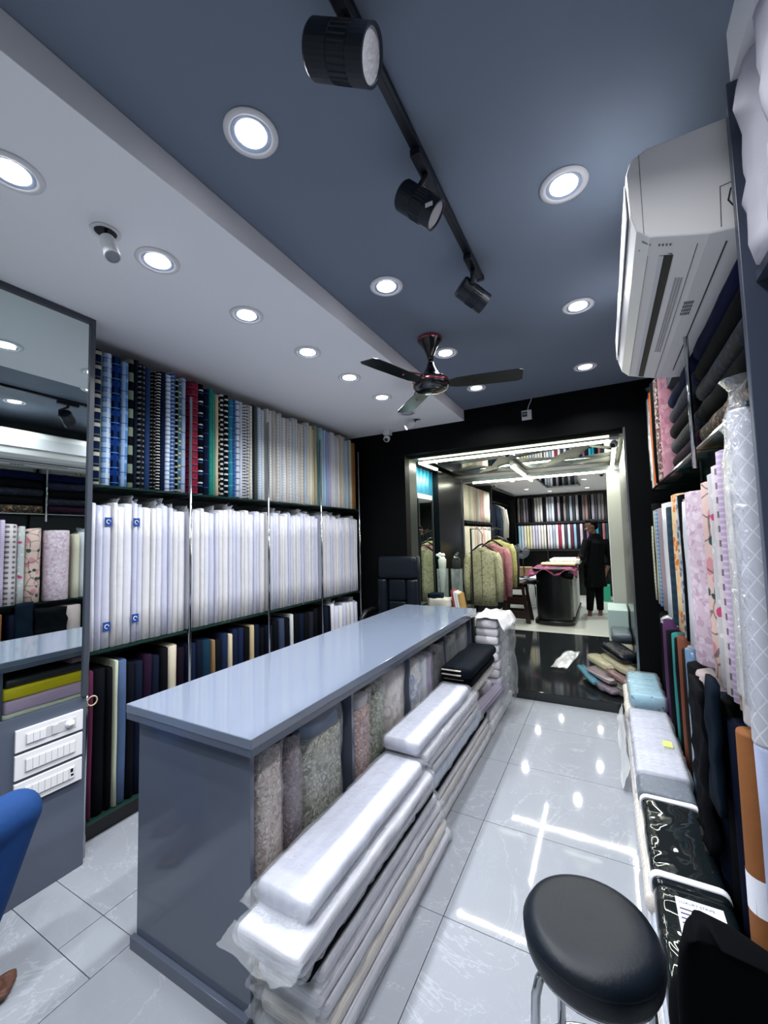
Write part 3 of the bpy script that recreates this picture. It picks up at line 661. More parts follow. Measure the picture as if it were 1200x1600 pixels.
# white folded cloth by the counter end
for k in range(9):
    z = .201 + k * .072
    pack(-1.09 + .006 * (k % 3), -.885 + .008 * (k % 2), 3.705 + .01 * (k % 2), 4.14 + .01 * (k % 3), z if k else .2015, z + .0715, PW2, 'white folded cloth in the tall pile at the counter end', 30 + k, group='white cloth pile at the counter end', name='folded_cloth', r=.022, wav=.008)
mb = MB(); mb.grid(lambda u, v: Vector((-1.10 + .30 * u, 3.68 + .52 * v, .868 - .10 * max(0, u - .78) / .22)) + noise.noise_vector(Vector((u * 4, v * 4, 2))) * .02, 18, 18)
tag(mb.build('loose_sheet', fab('loose_white', '#dddde2', [], wrap=.3), smooth=True, solid=.004), 'loose white sheet draped over the cloth pile at the counter end', 'sheet')
mb = MB(); crumple(mb, -.875, -.80, 3.72, 4.12, .10, .80, .03, 9, m=14); tag(mb.build('plastic_wrap', FILM, smooth=True), 'crinkled clear plastic hanging off the white cloth pile', 'plastic wrap')
mb = MB(); mb.grid(lambda u, v: Vector((-.62 + .17 * u + .1 * v, 5.05 + .75 * v, .095)) + noise.noise_vector(Vector((u * 5, v * 5, 5))) * .018 + Vector((0, 0, .018)), 14, 20)
tag(mb.build('plastic_packet', FILMW, smooth=True), 'empty crinkled plastic packet lying on the black step', 'plastic packet')

# ================================================================== RIGHT RACK
rackr = thing('fabric_rack', 'wall rack across the aisle with grey side panel and glass shelves', 'shelf', (.54, 2.8, 0))
PANELG = M('side_panel_grey', '#434a5c', .35)
MB().box(XR + .004, .735, 1.355, 1.38, 0, 2.80).build('side_panel', PANELG, rackr, bevel=.002)
URT = [1.392, 2.10, 2.84, 3.56, 4.17]
for y in URT[1:]: MB().tube([(.72, y, 0), (.72, y, 2.45)], .011, 10).build('upright', CHROME, rackr, smooth=True)
MB().tube([(XR - .002, 2.10, 1.86), (XR - .002, 2.10, 2.44)], .009, 10).build('front_post', CHROME, rackr, smooth=True)
for i in range(4):
    for z in (SH1, SH2 + .02, SH3): MB().box(XR + .02, .735, URT[i] + .012, URT[i + 1] - .012, z - .012, z).build('glass_shelf', GLASS, rackr, bevel=.002)
    MB().box(XR + .004, XR + .0185, URT[i] + .012, URT[i + 1] - .012, SH1 - .01, SH1 - .002).build('shelf_lip', CHROME, rackr)
MB().box(.40, .74, 1.385, 4.19, 2.52, 2.80).build('valance', M('valance_grey', '#39424e', .6), rackr)
struct('baseboard_right', B(.40, .73, 1.4, 4.19, 0, .10), BLACKGLOSS)
def roll(x, y, z, r, h, mat, label, lean=(0, 0), group=None, wrap=None, band=None, name='fabric_roll'):
    mb = MB(); pts = [(x + lean[0] * k, y + lean[1] * k, z + h * k) for k in (0, .01, .33, .66, .99, 1)]
    rnd = random.Random(int(y * 1000)); mb.tube(pts, [r * .95, r, r * rnd.uniform(.97, 1.03), r * rnd.uniform(.97, 1.03), r, r * .94], 16)
    o = mb.build(name, mat, smooth=True); tag(o, label, 'fabric roll', group)
    if wrap:
        rings = []; top = Vector(pts[-1])
        for q, s in ((-h * .9, 1.08), (-h * .5, 1.1), (-.02, 1.12), (.02, .9), (.06, .75), (.09, 1.15)):
            rings.append([top - Vector((lean[0], lean[1], 0)) * (-q / h if q < 0 else 0) + Vector((math.cos(a) * r * s * rnd.uniform(.9, 1.12), math.sin(a) * r * s * rnd.uniform(.9, 1.12), q)) for a in [2 * math.pi * i / 16 for i in range(16)]])
        MB().loft(rings, cap=False).build('plastic_sleeve', wrap, o, smooth=True)
    if band: 
        zb = z + h * band; mb = MB(); mb.lathe([(r * 1.03, 0), (r * 1.03, .11)], (x, y, zb), n=20); mb.build('paper_band', M('paper_white', '#dfe1ea', .6), o, smooth=True)
    return o
z2 = SH2 + .022
# middle row, from the grey side panel towards the black wall
roll(.362, 1.462, z2, .044, .90, quilt('quilt_white', '#b4b5c0', '#d4d2da', .05), 'white diamond-quilted roll in plastic beside the grey side panel', wrap=FILM)
roll(.375, 1.59, z2, .045, .80, fab('cream_sheer', '#b3adb0', wrap=.6), 'sheer cream-white roll in plastic next to the quilted roll', wrap=FILMW)
def rb(ya, yb, h, mat, lab, d=.27, z=z2, dx=0, wrap=False, grp=None): return bolt(XR + dx + d / 2, (ya + yb) / 2, z, yb - ya - .004, d, h, mat, lab, grp, -1, wrap=wrap)
for ya, yb, h, mat, lab, wr_ in (
 (1.642, 1.735, .80, floral('brocade_gold', '#a99c84', ['#7d6a3c', '#c3b9a6'], 40, lines='#6c5a30'), 'gold and beige brocade bolt on the middle shelf across the aisle', 0),
 (1.737, 1.777, .84, fab('lilac_trim', '#a898b4', [('z', .02, .4, 0, '#bfb0c6')]), 'lilac textured bolt on the middle shelf across the aisle', 0),
 (1.779, 1.88, .80, fab('chevron', '#b9afb2', [('z', .05, .45, 0, '#554a50'), ('y', .05, .5, .3, '#c0b6bc')]), 'white and charcoal block-printed bolt on the middle shelf across the aisle', 0),
 (1.882, 1.94, .78, floral('rose_dots', '#aeafb1', ['#b03a64', '#c9c5c5'], 15, thr=.3), 'pale grey bolt with pink rose motifs on the middle shelf across the aisle', 0),
 (1.942, 2.085, .76, floral('peach_vine', '#c2a7a0', ['#ba7f88', '#1f4a42'], 10, thr=.30, lines='#3c2b30'), 'peach and green vine-print bolt on the middle shelf across the aisle', 0),
 (2.37, 2.43, .70, fab('ivory_r', '#b9b2a0'), 'ivory bolt beside the pink ruched roll, middle shelf across the aisle', 0),
 (2.43, 2.60, .72, fab('white_r', '#bcbdc6', wrap=.5), 'plain white wrapped bolt on the middle shelf across the aisle', 1),
 (2.602, 2.64, .76, fab('black_r', '#08090c'), 'black slab for the shaded gap by the grey floral bolt, middle shelf across the aisle', 0),  # no real bolt: black slab stands in for shade in the gap
 (2.642, 2.76, .76, floral('grey_floral', '#8a9096', ['#b3ac9e', '#45576d'], 18), 'blue-grey floral bolt on the middle shelf across the aisle', 0),
 (2.762, 2.98, .78, floral('orange_floral', '#c4ad8a', ['#b9661c', '#cf9c70'], 20), 'orange floral bolt on the middle shelf across the aisle', 0),
 (3.20, 3.46, .76, fab('white_r2', '#c0c1c6', wrap=.2), 'plain white bolt beside the dark teal roll', 0),
 (3.47, 3.69, .74, fab('taupe_r', '#83767a'), 'taupe bolt on the middle shelf across the aisle', 0),
 (3.70, 3.85, .74, fab('braid', '#2a5890', [('z', .03, .5, 0, '#6a8cb0'), ('y', .03, .3, 0, '#b0b098')]), 'blue braided bolt on the middle shelf across the aisle', 0),
 (3.86, 3.92, .74, fab('sage_r', '#989c86'), 'sage bolt beside the blue braided one', 0),
 (3.93, 4.06, .80, fab('black_r', '#08090c'), 'wide black bolt on the middle shelf across the aisle', 0),
 (4.07, 4.16, .62, fab('cream_pleat', '#b3b09c', [('z', .03, .15, 0, '#87846f')]), 'cream pleated bolt next to the black wall, middle shelf across the aisle', 0)):
    rb(ya, yb, h, mat, lab, wrap=bool(wr_))
roll(.435, 2.235, z2, .115, .74, floral('pink_ruche', '#bfabb8', ['#b096a8', '#cbbcc8'], 22), 'large pink ruched roll on the middle shelf across the aisle')
roll(.43, 3.09, z2, .088, .72, fab('teal_ruche', '#0e3040', [('z', .05, .5, 0, '#0a2433')]), 'dark teal ruched roll on the middle shelf across the aisle')
# top row far bays: standing rolls
z1 = SH1 + .001
for y, r, h, mt, lab in ((3.98, .045, .75, fab('white_top', '#d8d8da', wrap=.4), 'white wrapped roll on the top shelf across the aisle, next to the black wall'),
                         (3.68, .045, .77, fab('white_top2', '#cfd0d6'), 'off-white roll on the top shelf across the aisle beside the crimson one'),
                         (3.20, .05, .70, floral('pink_velvet', '#cf93a0', ['#c07f8f', '#dba6b0'], 14), 'dusty pink crushed velvet roll on the top shelf across the aisle'),
                         (3.40, .055, .72, floral('lace_brown', '#8b6d66', ['#d8c7bb', '#4f3338'], 30), 'brown and white lace roll on the top shelf across the aisle')):
    roll(XR + .06, y, z1, r, h, mt, lab, wrap=FILM if 'white wrapped' in lab else None)
o = roll(XR + .06, 3.83, z1, .045, .76, fab('orange_crimson', '#a8103f', [('y', .09, .45, .1, '#d9761a')]), 'orange and crimson roll on the top shelf across the aisle')
rb(3.51, 3.59, .75, fab('black_r', '#08090c'), 'narrow black bolt on the top shelf across the aisle among pale rolls', z=z1)
# top row near bays: dark folded bolts lying along the wall
for i, (y0, y1, z, h, mt, lab) in enumerate(((1.40, 2.08, 0, .085, floral('leopard', '#1a120c', ['#7a5a38', '#070605'], 42), 'black and gold leopard print bolt lying on the top shelf'),
    (1.40, 2.08, .086, .085, fab('black_r', '#08090c'), 'black bolt lying on the leopard print, top shelf'), (1.40, 2.08, .172, .085, floral('navy_scale', '#0a0d18', ['#1c2740'], 30), 'navy scale-pattern bolt lying in the dark stack near the side panel'),
    (1.40, 2.08, .258, .085, fab('black_r2', '#090a0e'), 'black bolt lying second from top near the side panel'), (1.40, 2.08, .344, .085, fab('navy_r', '#0b1233'), 'deep navy bolt topmost of the dark stack near the side panel'),
    (2.12, 2.82, 0, .085, fab('plum_r', '#1d0d1c'), 'plum-black bolt lowest in the farther dark stack'), (2.12, 2.82, .086, .085, floral('navy_scale', '#0a0d18', ['#1c2740'], 30), 'navy scale-pattern bolt second in the farther dark stack'),
    (2.12, 2.82, .172, .085, fab('black_r2', '#090a0e'), 'black bolt third in the farther dark stack'), (2.12, 2.82, .258, .085, floral('navy_scale2', '#0a0f22', ['#15204a'], 26), 'navy figured bolt fourth in the farther dark stack'), (2.12, 2.82, .344, .085, fab('navy_r', '#0b1233'), 'deep navy bolt topmost of the farther dark stack'))):
    mb = MB(); rbox(mb, XR + .012, XR + .30, y0, y1, z1 + z, z1 + z + h, .04, 'y', wav=.006, seed=i, rings=6, n=5)
    tag(mb.build('fabric_bolt', mt, smooth=True), lab, 'fabric bolt')
for i, (y0, y1) in enumerate(((1.42, 2.06), (2.10, 2.80))):
    mb = MB(); crumple(mb, XR + .085, XR + .28, y0, y1, 2.385, 2.475, .016, 60 + i, m=6, open_top=False)
    o = mb.build('wrapped_bundle', floral('bundle_green', '#8f9470', ['#c3c4a6', '#5d6440'], 16, wrap=.8), smooth=True); tag(o, 'greenish bundle in crinkled plastic above the dark bolts, ' + ('near the side panel' if i == 0 else 'away from the side panel'), 'wrapped bundle')
    mb = MB(); crumple(mb, XR + .078, XR + .285, y0 - .005, y1 + .005, 2.382, 2.49, .018, 80 + i, m=8); mb.build('plastic_wrap', FILMW, o, smooth=True)
# hanging white cloth in the bay before the side panel
for i, (y, z0, h, t) in enumerate(((1.275, 2.262, .50, .13), (1.13, 2.262, .48, .14), (.97, 2.262, .50, .15))):
    mb = MB(); crumple(mb, XR + .012, XR + .30, y - t / 2, y + t / 2, z0, z0 + h, .02, 90 + i, m=12, open_top=False)
    tag(mb.build('fabric_bundle', fab('white_bundle', '#cfcbd6'), smooth=True), 'white cloth bundle standing before the grey side panel by the air conditioner', 'cloth bundle', 'white bundles before the side panel')
T = thing('bundle_shelf', 'grey shelf holding white bundles before the side panel', 'shelf', (.54, .9, 0))
MB().box(XR + .03, .735, .6, 1.352, 2.235, 2.26).build('board', PANELG, T)
MB().box(XR + .03, .735, .575, .6, 0, 2.79).build('side_board', PANELG, T)
# bottom row on the right
z3 = SH3 + .002
for ya, yb, h, mat, lab, wr_ in (
 (1.43, 1.5, 0.86, fab('grey_suit', '#7d7c82'), 'grey suiting bolt at floor level by the side panel', 0),
 (1.51, 1.63, 0.87, fab('blue_shirt', '#8f97b2'), 'pale blue bolt at floor level beside the brown roll', 0),
 (1.83, 1.91, 0.82, fab('navy_b2', '#0b1020'), 'navy bolt at floor level beside the brown roll', 0),
 (1.92, 2.02, 0.86, fab('black_r', '#08090c'), 'black bolt at floor level, second from the brown roll', 0),
 (2.03, 2.12, 0.84, fab('navy_b3', '#0c1322'), 'ink-blue bolt at floor level near the beige cloth', 0),
 (2.13, 2.24, 0.8, fab('navy_b2', '#0b1020'), 'navy bolt at floor level right beside the beige cloth', 0),
 (2.25, 2.48, 0.84, fab('beige_pink', '#968989'), 'beige-pink folded cloth bolt at floor level across the aisle', 0),
 (2.49, 2.66, 0.82, fab('black_r', '#08090c'), 'black bolt at floor level beside the beige cloth', 0),
 (2.67, 2.8, 0.86, fab('icy_wrap', '#4d6a88', wrap=.6), 'blue bolt in shiny plastic at floor level across the aisle', 1),
 (2.81, 2.94, 0.82, fab('dark_br', '#1c1310'), 'dark brown bolt at floor level across the aisle', 0),
 (2.95, 3.08, 0.86, fab('rust', '#5c2e1c'), 'rust-brown bolt at floor level across the aisle', 0),
 (3.09, 3.22, 0.82, fab('black_r', '#08090c'), 'black bolt at floor level between rust and teal ones', 0),
 (3.23, 3.33, 0.82, fab('teal_b', '#1d6a6a'), 'teal bolt at floor level across the aisle', 0),
 (3.34, 3.44, 0.82, fab('black_r2', '#090a0e'), 'black bolt at floor level beside the purple one', 0),
 (3.45, 3.75, 0.86, fab('purple', '#3a1742'), 'purple bolt at floor level across the aisle', 1),
 (3.77, 4.1, 0.84, fab('black_r', '#08090c'), 'wide black bolt at floor level near the black wall', 0)):
    rb(ya, yb, h, mat, lab, z=z3, wrap=bool(wr_), dx=-.015 if 'beige' in lab or 'purple' in lab else 0)
roll(.382, 1.735, z3, .045, .84, fab('brown_roll', '#7d4e2a'), 'brown roll with white paper band at floor level across the aisle', band=.36)
# dark cloth slumping off the shelf in front of the bottom row
mb = MB(); crumple(mb, XR - .055, XR - .018, 2.02, 2.30, .36, .97, .022, 201, m=14, open_top=False)
tag(mb.build('draped_cloth', fab('drape_black', '#04060a'), smooth=True), 'black cloth slumping over the bolts above the floor packs', 'cloth')
mb = MB(); crumple(mb, XR - .045, XR - .017, 1.86, 2.005, .60, 1.05, .012, 202, m=12, open_top=False)
tag(mb.build('draped_cloth', fab('drape_blue', '#08131f'), smooth=True), 'dark blue cloth hanging from the middle shelf across the aisle', 'cloth')

# packs on the floor at the right
pf = 'pale wrapped pack low in the floor stack by the aisle rack'; pg = 'pale packs low in the floor stack by the aisle rack'
for k, (y0, y1) in enumerate(((1.18, 1.86), (1.88, 2.62), (2.64, 3.50), (3.52, 4.17))):
    for j in range(3 if k < 3 else 4):
        z = .002 + j * .077
        pack(.062 + .008 * ((j + k) % 3), XR - .03, y0 + .01 * j, y1 - .012 * (j % 2), z, z + .0765, (PW3, PW2, PBL)[(j + k) % 3], pf, 50 + k * 5 + j, group=pg, r=.03)
DKP = fab('pack_dark', '#0b1317', [], .6, wrap=1.0, wsc=5, crough=.02)
o = pack(.085, XR - .022, 1.87, 2.46, .234, .315, DKP, 'dark green-black bolt in shiny plastic with white end bands, floor stack', 70, r=.03)
for yb in (1.90, 2.415):
    mb = MB(); rbox(mb, .081, XR - .018, yb, yb + .028, .228, .321, .033, 'y', n=5); mb.build('paper_band', M('paper_white', '#dfe1ea', .6), o, smooth=True)
o = pack(.085, XR - .022, 1.26, 1.86, .234, .315, DKP, 'dark bolt in shiny plastic with printed paper label, floor stack', 71, r=.03)
PAP = M('paper_label', '#dfe0ee', .5); lab = MB().box(.15, .285, 1.66, 1.82, .3155, .3185).build('paper_label', PAP, o)
def text(s, size, loc, rz, parent, name='printed_text', rot=None, mat=None):
    cu = bpy.data.curves.new(name, 'FONT'); cu.body = s; cu.size = size; cu.extrude = .0002
    tmp = bpy.data.objects.new(name, cu); COL.objects.link(tmp)
    dg = bpy.context.evaluated_depsgraph_get(); me = bpy.data.meshes.new_from_object(tmp.evaluated_get(dg)); bpy.data.objects.remove(tmp)
    me.materials.clear(); me.materials.append(mat or M('ink', '#2b2c55', .6)); ob = bpy.data.objects.new(name, me); COL.objects.link(ob)
    ob.parent = parent; ob.location = Vector(loc) - ORG[parent]; ob.rotation_euler = rot or (0, 0, rz); return ob
text('LUXURY STRIPE', .0145, (.158, 1.795, .319), 0, lab)
for i in range(4): MB().box(.158, .158 + (.042, .036, .045, .03)[i], 1.768 - i * .02, 1.774 - i * .02, .3186, .3190).build('print_line', M('ink', '#2b2c55', .6), lab)
for i in range(3): MB().box(.222, .222 + (.02, .03, .022)[i], 1.748 - i * .02, 1.754 - i * .02, .3186, .3190).build('print_line', M('ink', '#2b2c55', .6), lab)
pack(.078, XR - .022, 2.48, 2.66, .234, .31, fab('pack_crump', '#5d6570', [], wrap=1.0), 'short grey bolt in crumpled plastic between dark and white packs', 72, r=.03)
pack(.085, XR - .02, 2.67, 3.56, .234, .325, PW, 'large white wrapped bolt on the floor stack by the aisle rack', 73, r=.026, wav=.008, sleeve=True)
LB = floral('pack_lightblue', '#86b6c6', ['#3f7d96', '#a9cdd8'], 20, thr=.2, wrap=.8)
pack(.10, XR - .025, 3.58, 4.16, .312, .415, LB, 'light blue patterned bolt in clear plastic on the floor stack by the aisle rack', 74, r=.03, film='f', sleeve=True)
mb = MB(); mb.grid(lambda u, v: Vector((.012 + .045 * u, 3.0 + 1.15 * v, .16 - .14 * (1 - u))) + noise.noise_vector(Vector((u * 4, v * 7, 3))) * .012, 6, 24)
tag(mb.build('plastic_wrap', plastic_film('green_film', .5), smooth=True), 'pale plastic wrapping slumped beside the light blue bolt', 'plastic wrap')
mb = MB(); rbox(mb, .24, .29, 2.98, 3.06, .326, .336, .004, 'y'); tag(mb.build('paper_scrap', M('yellow_green', '#c9d27a', .6)), 'yellow-green paper scrap on the large white bolt', 'paper')
ZG = fab('zebra', '#17171b', [('z', .018, .45, 0, '#c9c2b6')], .7)
mb = MB(); mb.tube([(.2, 1.16, .27), (.2, 1.255, .27)], .032, 14); tag(mb.build('fabric_roll', ZG, smooth=True), 'small black and white striped roll end by the black chair', 'fabric roll')

# heaps on the step at the right of the passage
HP = [(-.01, .19, 5.35, 6.15, .086, .30, '#b9c9c4', 'pale aqua boxed bundle by the white pillar'), ]
mb = MB(); mb.box(-.02, .19, 5.55, 6.1, .086, .70); T = tag(mb.build('storage_box', M('aqua_box', '#a9bdbb', .4), bevel=.01), 'pale aqua storage box by the passage side wall', 'box')
mb = MB(); rbox(mb, 0.0, .195, 5.1, 5.53, .43, .52, .03, 'y', wav=.006, rings=5); tag(mb.build('folded_cloth', fab('slate_fold', '#3f4a55', wrap=.8), smooth=True), 'slate cloth in plastic before the aqua box', 'folded cloth')
mb = MB(); rbox(mb, -.01, .2, 5.1, 5.53, .086, .429, .04, 'y', wav=.008, rings=5); tag(mb.build('folded_cloth', fab('heap_beige', '#a5a090', wrap=.5), smooth=True), 'beige cloth block under the slate cloth', 'folded cloth')
for i, (p0, p1, r, c, lab) in enumerate((((-.03, 5.02, .42), (.17, 4.72, .36), .075, '#0c1420', 'near-black navy roll on top of the cloth heap'),
    ((-.05, 4.98, .31), (.16, 4.62, .27), .055, '#c9c3a8', 'cream roll under the navy roll'), ((-.18, 5.02, .28), (.02, 4.75, .25), .06, '#c6c2a4', 'pale cream bundle under the cream roll, beside the turquoise one'),
    ((-.12, 4.92, .19), (.14, 4.50, .16), .07, '#b4b8a0', 'sage-cream bundle in plastic low in the heap'), ((-.20, 4.78, .22), (.0, 4.48, .20), .04, '#9b8a92', 'mauve plaid bundle in the heap'),
    ((-.20, 4.74, .135), (.02, 4.42, .13), .045, '#8d808c', 'mauve-grey bundle low in the heap'), ((-.30, 4.92, .19), (-.15, 4.55, .15), .032, '#5a93a8', 'turquoise roll at the edge of the heap'),
    ((-.25, 4.9, .125), (-.06, 4.48, .125), .035, '#7a7788', 'grey-violet packet at the edge of the heap'), ((-.04, 4.62, .27), (.13, 4.35, .24), .03, '#8b6a6c', 'dusty rose slim roll leaning on the heap'), ((.03, 4.55, .125), (.14, 4.33, .125), .035, '#6c6a66', 'dark grey packet by the light blue bolt'))):
    a, b = Vector(p0), Vector(p1); d = b - a
    mb = MB(); u = d.normalized().cross(Vector((0, 0, 1))).normalized(); w = u.cross(d.normalized()); rings = []
    for q in range(7):
        f = q / 6; s = .85 if q in (0, 6) else 1
        rings.append([a + d * f + (u * math.copysign(abs(math.cos(t)) ** .6, math.cos(t)) * 1.45 + w * math.copysign(abs(math.sin(t)) ** .6, math.sin(t)) * .62) * r * s + noise.noise_vector(Vector((math.cos(t) * 2, math.sin(t) * 2, f * 4 + i))) * .008 for t in [2 * math.pi * k / 14 for k in range(20)]])
    mb.loft(rings); tag(mb.build('cloth_bundle', fab('heap_%d' % i, c, [('z', .03, .3, 0, '#d8d0cc')] if 'plaid' in lab else [], wrap=.6), smooth=True), lab, 'cloth bundle')

# ================================================================== AIR CONDITIONER
ax0, ax1, ay0, ay1, az0, az1 = .112, .398, 1.40, 2.62, 2.455, 2.745
T = thing('air_conditioner', 'white split air conditioner over the fabric rack across the aisle', 'air conditioner', (.25, 2.0, az0))
prof = [(ax1, az1), (.17, az1), (.125, az1 - .02), (ax0, az1 - .06), (ax0 + .004, az0 + .10), (ax0 + .018, az0 + .045), (ax0 + .05, az0 + .012), (.24, az0 - .012), (.30, az0 - .03), (ax1, az0 - .04)]
m = MB(); m.loft([[(x, y, z) for x, z in prof] for y in (ay0, ay1)]); m.build('body', ACW, T, bevel=.006)
DKL2 = M('seam_dark', '#3c3a3e', .6)
def acz(x):
    for (xa, za), (xb, zb) in zip(prof[5:], prof[6:]):
        if xa <= x <= xb: return za + (zb - za) * (x - xa) / (xb - xa)
    return az0
def strip(x0, x1, y0, y1, name, mat, lift=.002):
    m = MB(); m.loft([[(x0, y, acz(x0) - lift), (x1, y, acz(x1) - lift), (x1, y, acz(x1) - lift + .0015), (x0, y, acz(x0) - lift + .0015)] for y in (y0, y1)]); return m.build(name, mat, T)
strip(.205, .228, 1.49, 2.60, 'air_slot', BLK)
strip(.1625, .163, 1.49, 2.60, 'seam', DKL2); strip(.192, .204, 1.49, 2.60, 'louvre', WPL, .004)
strip(.2785, .280, 1.44, 2.60, 'seam', DKL2)
strip(.345, .349, 1.45, 2.5, 'seam', DKL2)
strip(.14, .225, 1.482, 1.485, 'seam', DKL2)
for q in range(3): strip(.248 + .008 * q, .253 + .008 * q, 1.62, 2.25, 'print_stripe', M('print_grey', '#a8a5a6', .5), .0018)
for q in range(5):
    for w in range(4): strip(.295 + .006 * q, .299 + .006 * q, 1.78 + .028 * w, 1.80 + .028 * w, 'print_mark', M('print_dark', '#5b5a5e', .5), .0018)
strip(.145, .166, 1.43, 1.438, 'display', M('display_blue', '#7f8d99', .4))
for q in range(4): strip(.186 + .009 * q, .190 + .009 * q, 1.432, 1.441, 'indicator', M('print_dark', '#5b5a5e', .5))
m = MB(); m.box(ax0 + .035, ax0 + .0362, ay0 - .0012, ay0 + .001, az0 + .03, az1 - .01); m.build('seam', DKL2, T)
m = MB(); m.tube([(.395, ay0 - .001, az0 + .085), (.352, ay0 - .001, az0 + .08), (.345, ay0 - .001, az0 + .05), (.36, ay0 - .001, az0 + .02), (.395, ay0 - .001, az0 + .018)], .002, 5); m.build('grip_outline', BLK, T)
m = MB(); m.tube([(.395, ay0 - .001, az0 + .105), (.33, ay0 - .001, az0 + .095), (.326, ay0 - .001, az0 - .02)], .001, 5); m.build('seam', DKL2, T)
m = MB(); m.box(ax0 - .004, ax0 - .0005, ay0 + .03, ay1 - .02, az0 + .11, az1 - .07); m.build('front_cover', WPL, T, bevel=.001)

# ================================================================== CEILING FITTINGS
T = thing('track_rail', 'black track rail along the slate ceiling', 'track rail', (-.5, 1.2, ZC))
MB().box(-.518, -.484, .10, 2.04, ZC - .022, ZC - .0005).build('rail', TRACKB, T, bevel=.002)
MB().box(-.506, -.496, .11, 2.03, ZC - .0235, ZC - .0221).build('groove', BLK, T)
MB().box(-.52, -.482, 2.04, 2.06, ZC - .025, ZC - .0005).build('end_cap', TRACKB, T, bevel=.003)
LENSG = M('lens_grid', '#b8b6bc', .25, .3, bump=1.0, bscale=90)
def head(y, c, d, label, L=.16, r=.055):
    c = Vector(c); d = Vector(d).normalized(); T = thing('track_spotlight', label, 'spotlight', (-.5, y, ZC - .05))
    MB().box(-.52, -.482, y - .085, y + .085, ZC - .052, ZC - .0235).build('adapter', TRACKB, T, bevel=.004)
    back = c - d * L / 2; fr = c + d * L / 2; piv = c - d * L * .22
    MB().lathe([(.001, 0), (r * .9, 0), (r, .008), (r, L * .40), (r * .97, L * .41), (r * .97, L * .72), (r, L * .73), (r, L), (r * .88, L), (r * .86, L - .006)], back, d, 32).build('lamp_body', TRACKB, T, smooth=False)
    m = MB()
    for k in range(26):
        a = 2 * math.pi * k / 26; u, w = m.frame(d); e = u * math.cos(a) + w * math.sin(a)
        p0 = back + d * L * .42 + e * r * .975; p1 = back + d * L * .71 + e * r * .975
        m.tube([p0, p1], .0022, 4)
    m.build('cooling_fin', TRACKB, T)
    MB().lathe([(r * .87, L - .005), (.0005, L - .007)], back, d, 32).build('lens', LENSG, T, smooth=True)
    top = Vector((-.5, y, ZC - .05)); side = d.cross(Vector((0, 0, 1))).normalized()
    if (top - piv).dot(side) < 0: side = -side
    j = piv + side * (r + .006)
    MB().tube([top, Vector((top.x, top.y, top.z - .02)), Vector((j.x, j.y, max(j.z + .05, top.z - .06))), j], [.012, .012, .011, .011], 8).build('arm', TRACKB, T, smooth=True)
    return T
head(.80, (-.50, .775, 2.775), (.90, .22, -.42), 'large black track spotlight with grey gridded lens, nearest rail start', L=.165, r=.056)
h2 = head(1.30, (-.515, 1.275, 2.765), (.72, .28, -.62), 'black track spotlight with white sticker, middle of the rail', L=.15, r=.05)
MB().box(-.478, -.452, 1.2385, 1.240, 2.712, 2.727).build('sticker', WPL, h2)
head(1.90, (-.505, 1.90, 2.765), (.62, .62, -.5), 'black track spotlight at the rail end near the fan', L=.15, r=.05)

fx, fy = -.975, 2.53
T = thing('ceiling_fan', 'black three-blade ceiling fan with copper-pink trim', 'ceiling fan', (fx, fy, 2.56))
FB = M('fan_black', '#0b0d12', .22, coat=.5); FC = M('fan_copper', '#c46a72', .2, .9); FBL = M('fan_blade', '#0e151a', .28)
MB().lathe([(.001, ZC), (.075, ZC), (.08, ZC - .012), (.074, ZC - .03), (.045, ZC - .075), (.024, ZC - .125), (.018, ZC - .165), (.001, ZC - .165)], (fx, fy, 0), n=28).build('canopy', FB, T, smooth=True)
MB().lathe([(.0805, ZC - .004), (.083, ZC - .012), (.078, ZC - .024)], (fx, fy, 0), n=28).build('canopy_trim', FC, T, smooth=True)
MB().tube([(fx, fy, 2.80), (fx, fy, 2.70)], .012, 12).build('rod', STEEL, T, smooth=True)
MB().lathe([(.001, 2.772), (.02, 2.772), (.028, 2.74), (.05, 2.70), (.075, 2.672), (.115, 2.655), (.122, 2.64), (.122, 2.605), (.105, 2.585), (.07, 2.572), (.001, 2.568)], (fx, fy, 0), n=32).build('motor', FB, T, smooth=True)
MB().lathe([(.123, 2.640), (.127, 2.633), (.123, 2.622)], (fx, fy, 0), n=32).build('motor_trim', FC, T, smooth=True)
for ang in (-107, 13, 133):
    a = R(ang); d = Vector((math.cos(a), math.sin(a), 0)); p = Vector((-d.y, d.x, 0)); c = Vector((fx, fy, 2.63))
    rings = []
    for q, w in ((.12, .04), (.17, .06), (.25, .066), (.45, .072), (.56, .072), (.585, .055)):
        rings.append([c + d * q + p * s * w + Vector((0, 0, -s * w * .14 - .015 + zz)) for s, zz in ((-1, 0), (1, 0), (1, .005), (-1, .005))])
    bl = MB().loft(rings).build('blade', FBL, T, bevel=.002)
    MB().tube([c + d * .10 + p * .05 + Vector((0, 0, -.008)), c + d * .16 + p * .052 + Vector((0, 0, .003)), c + d * .27 + p * .035 + Vector((0, 0, -.006)), c + d * .285 + p * .0 + Vector((0, 0, -.018))], .0045, 6).build('blade_trim', FC, bl)

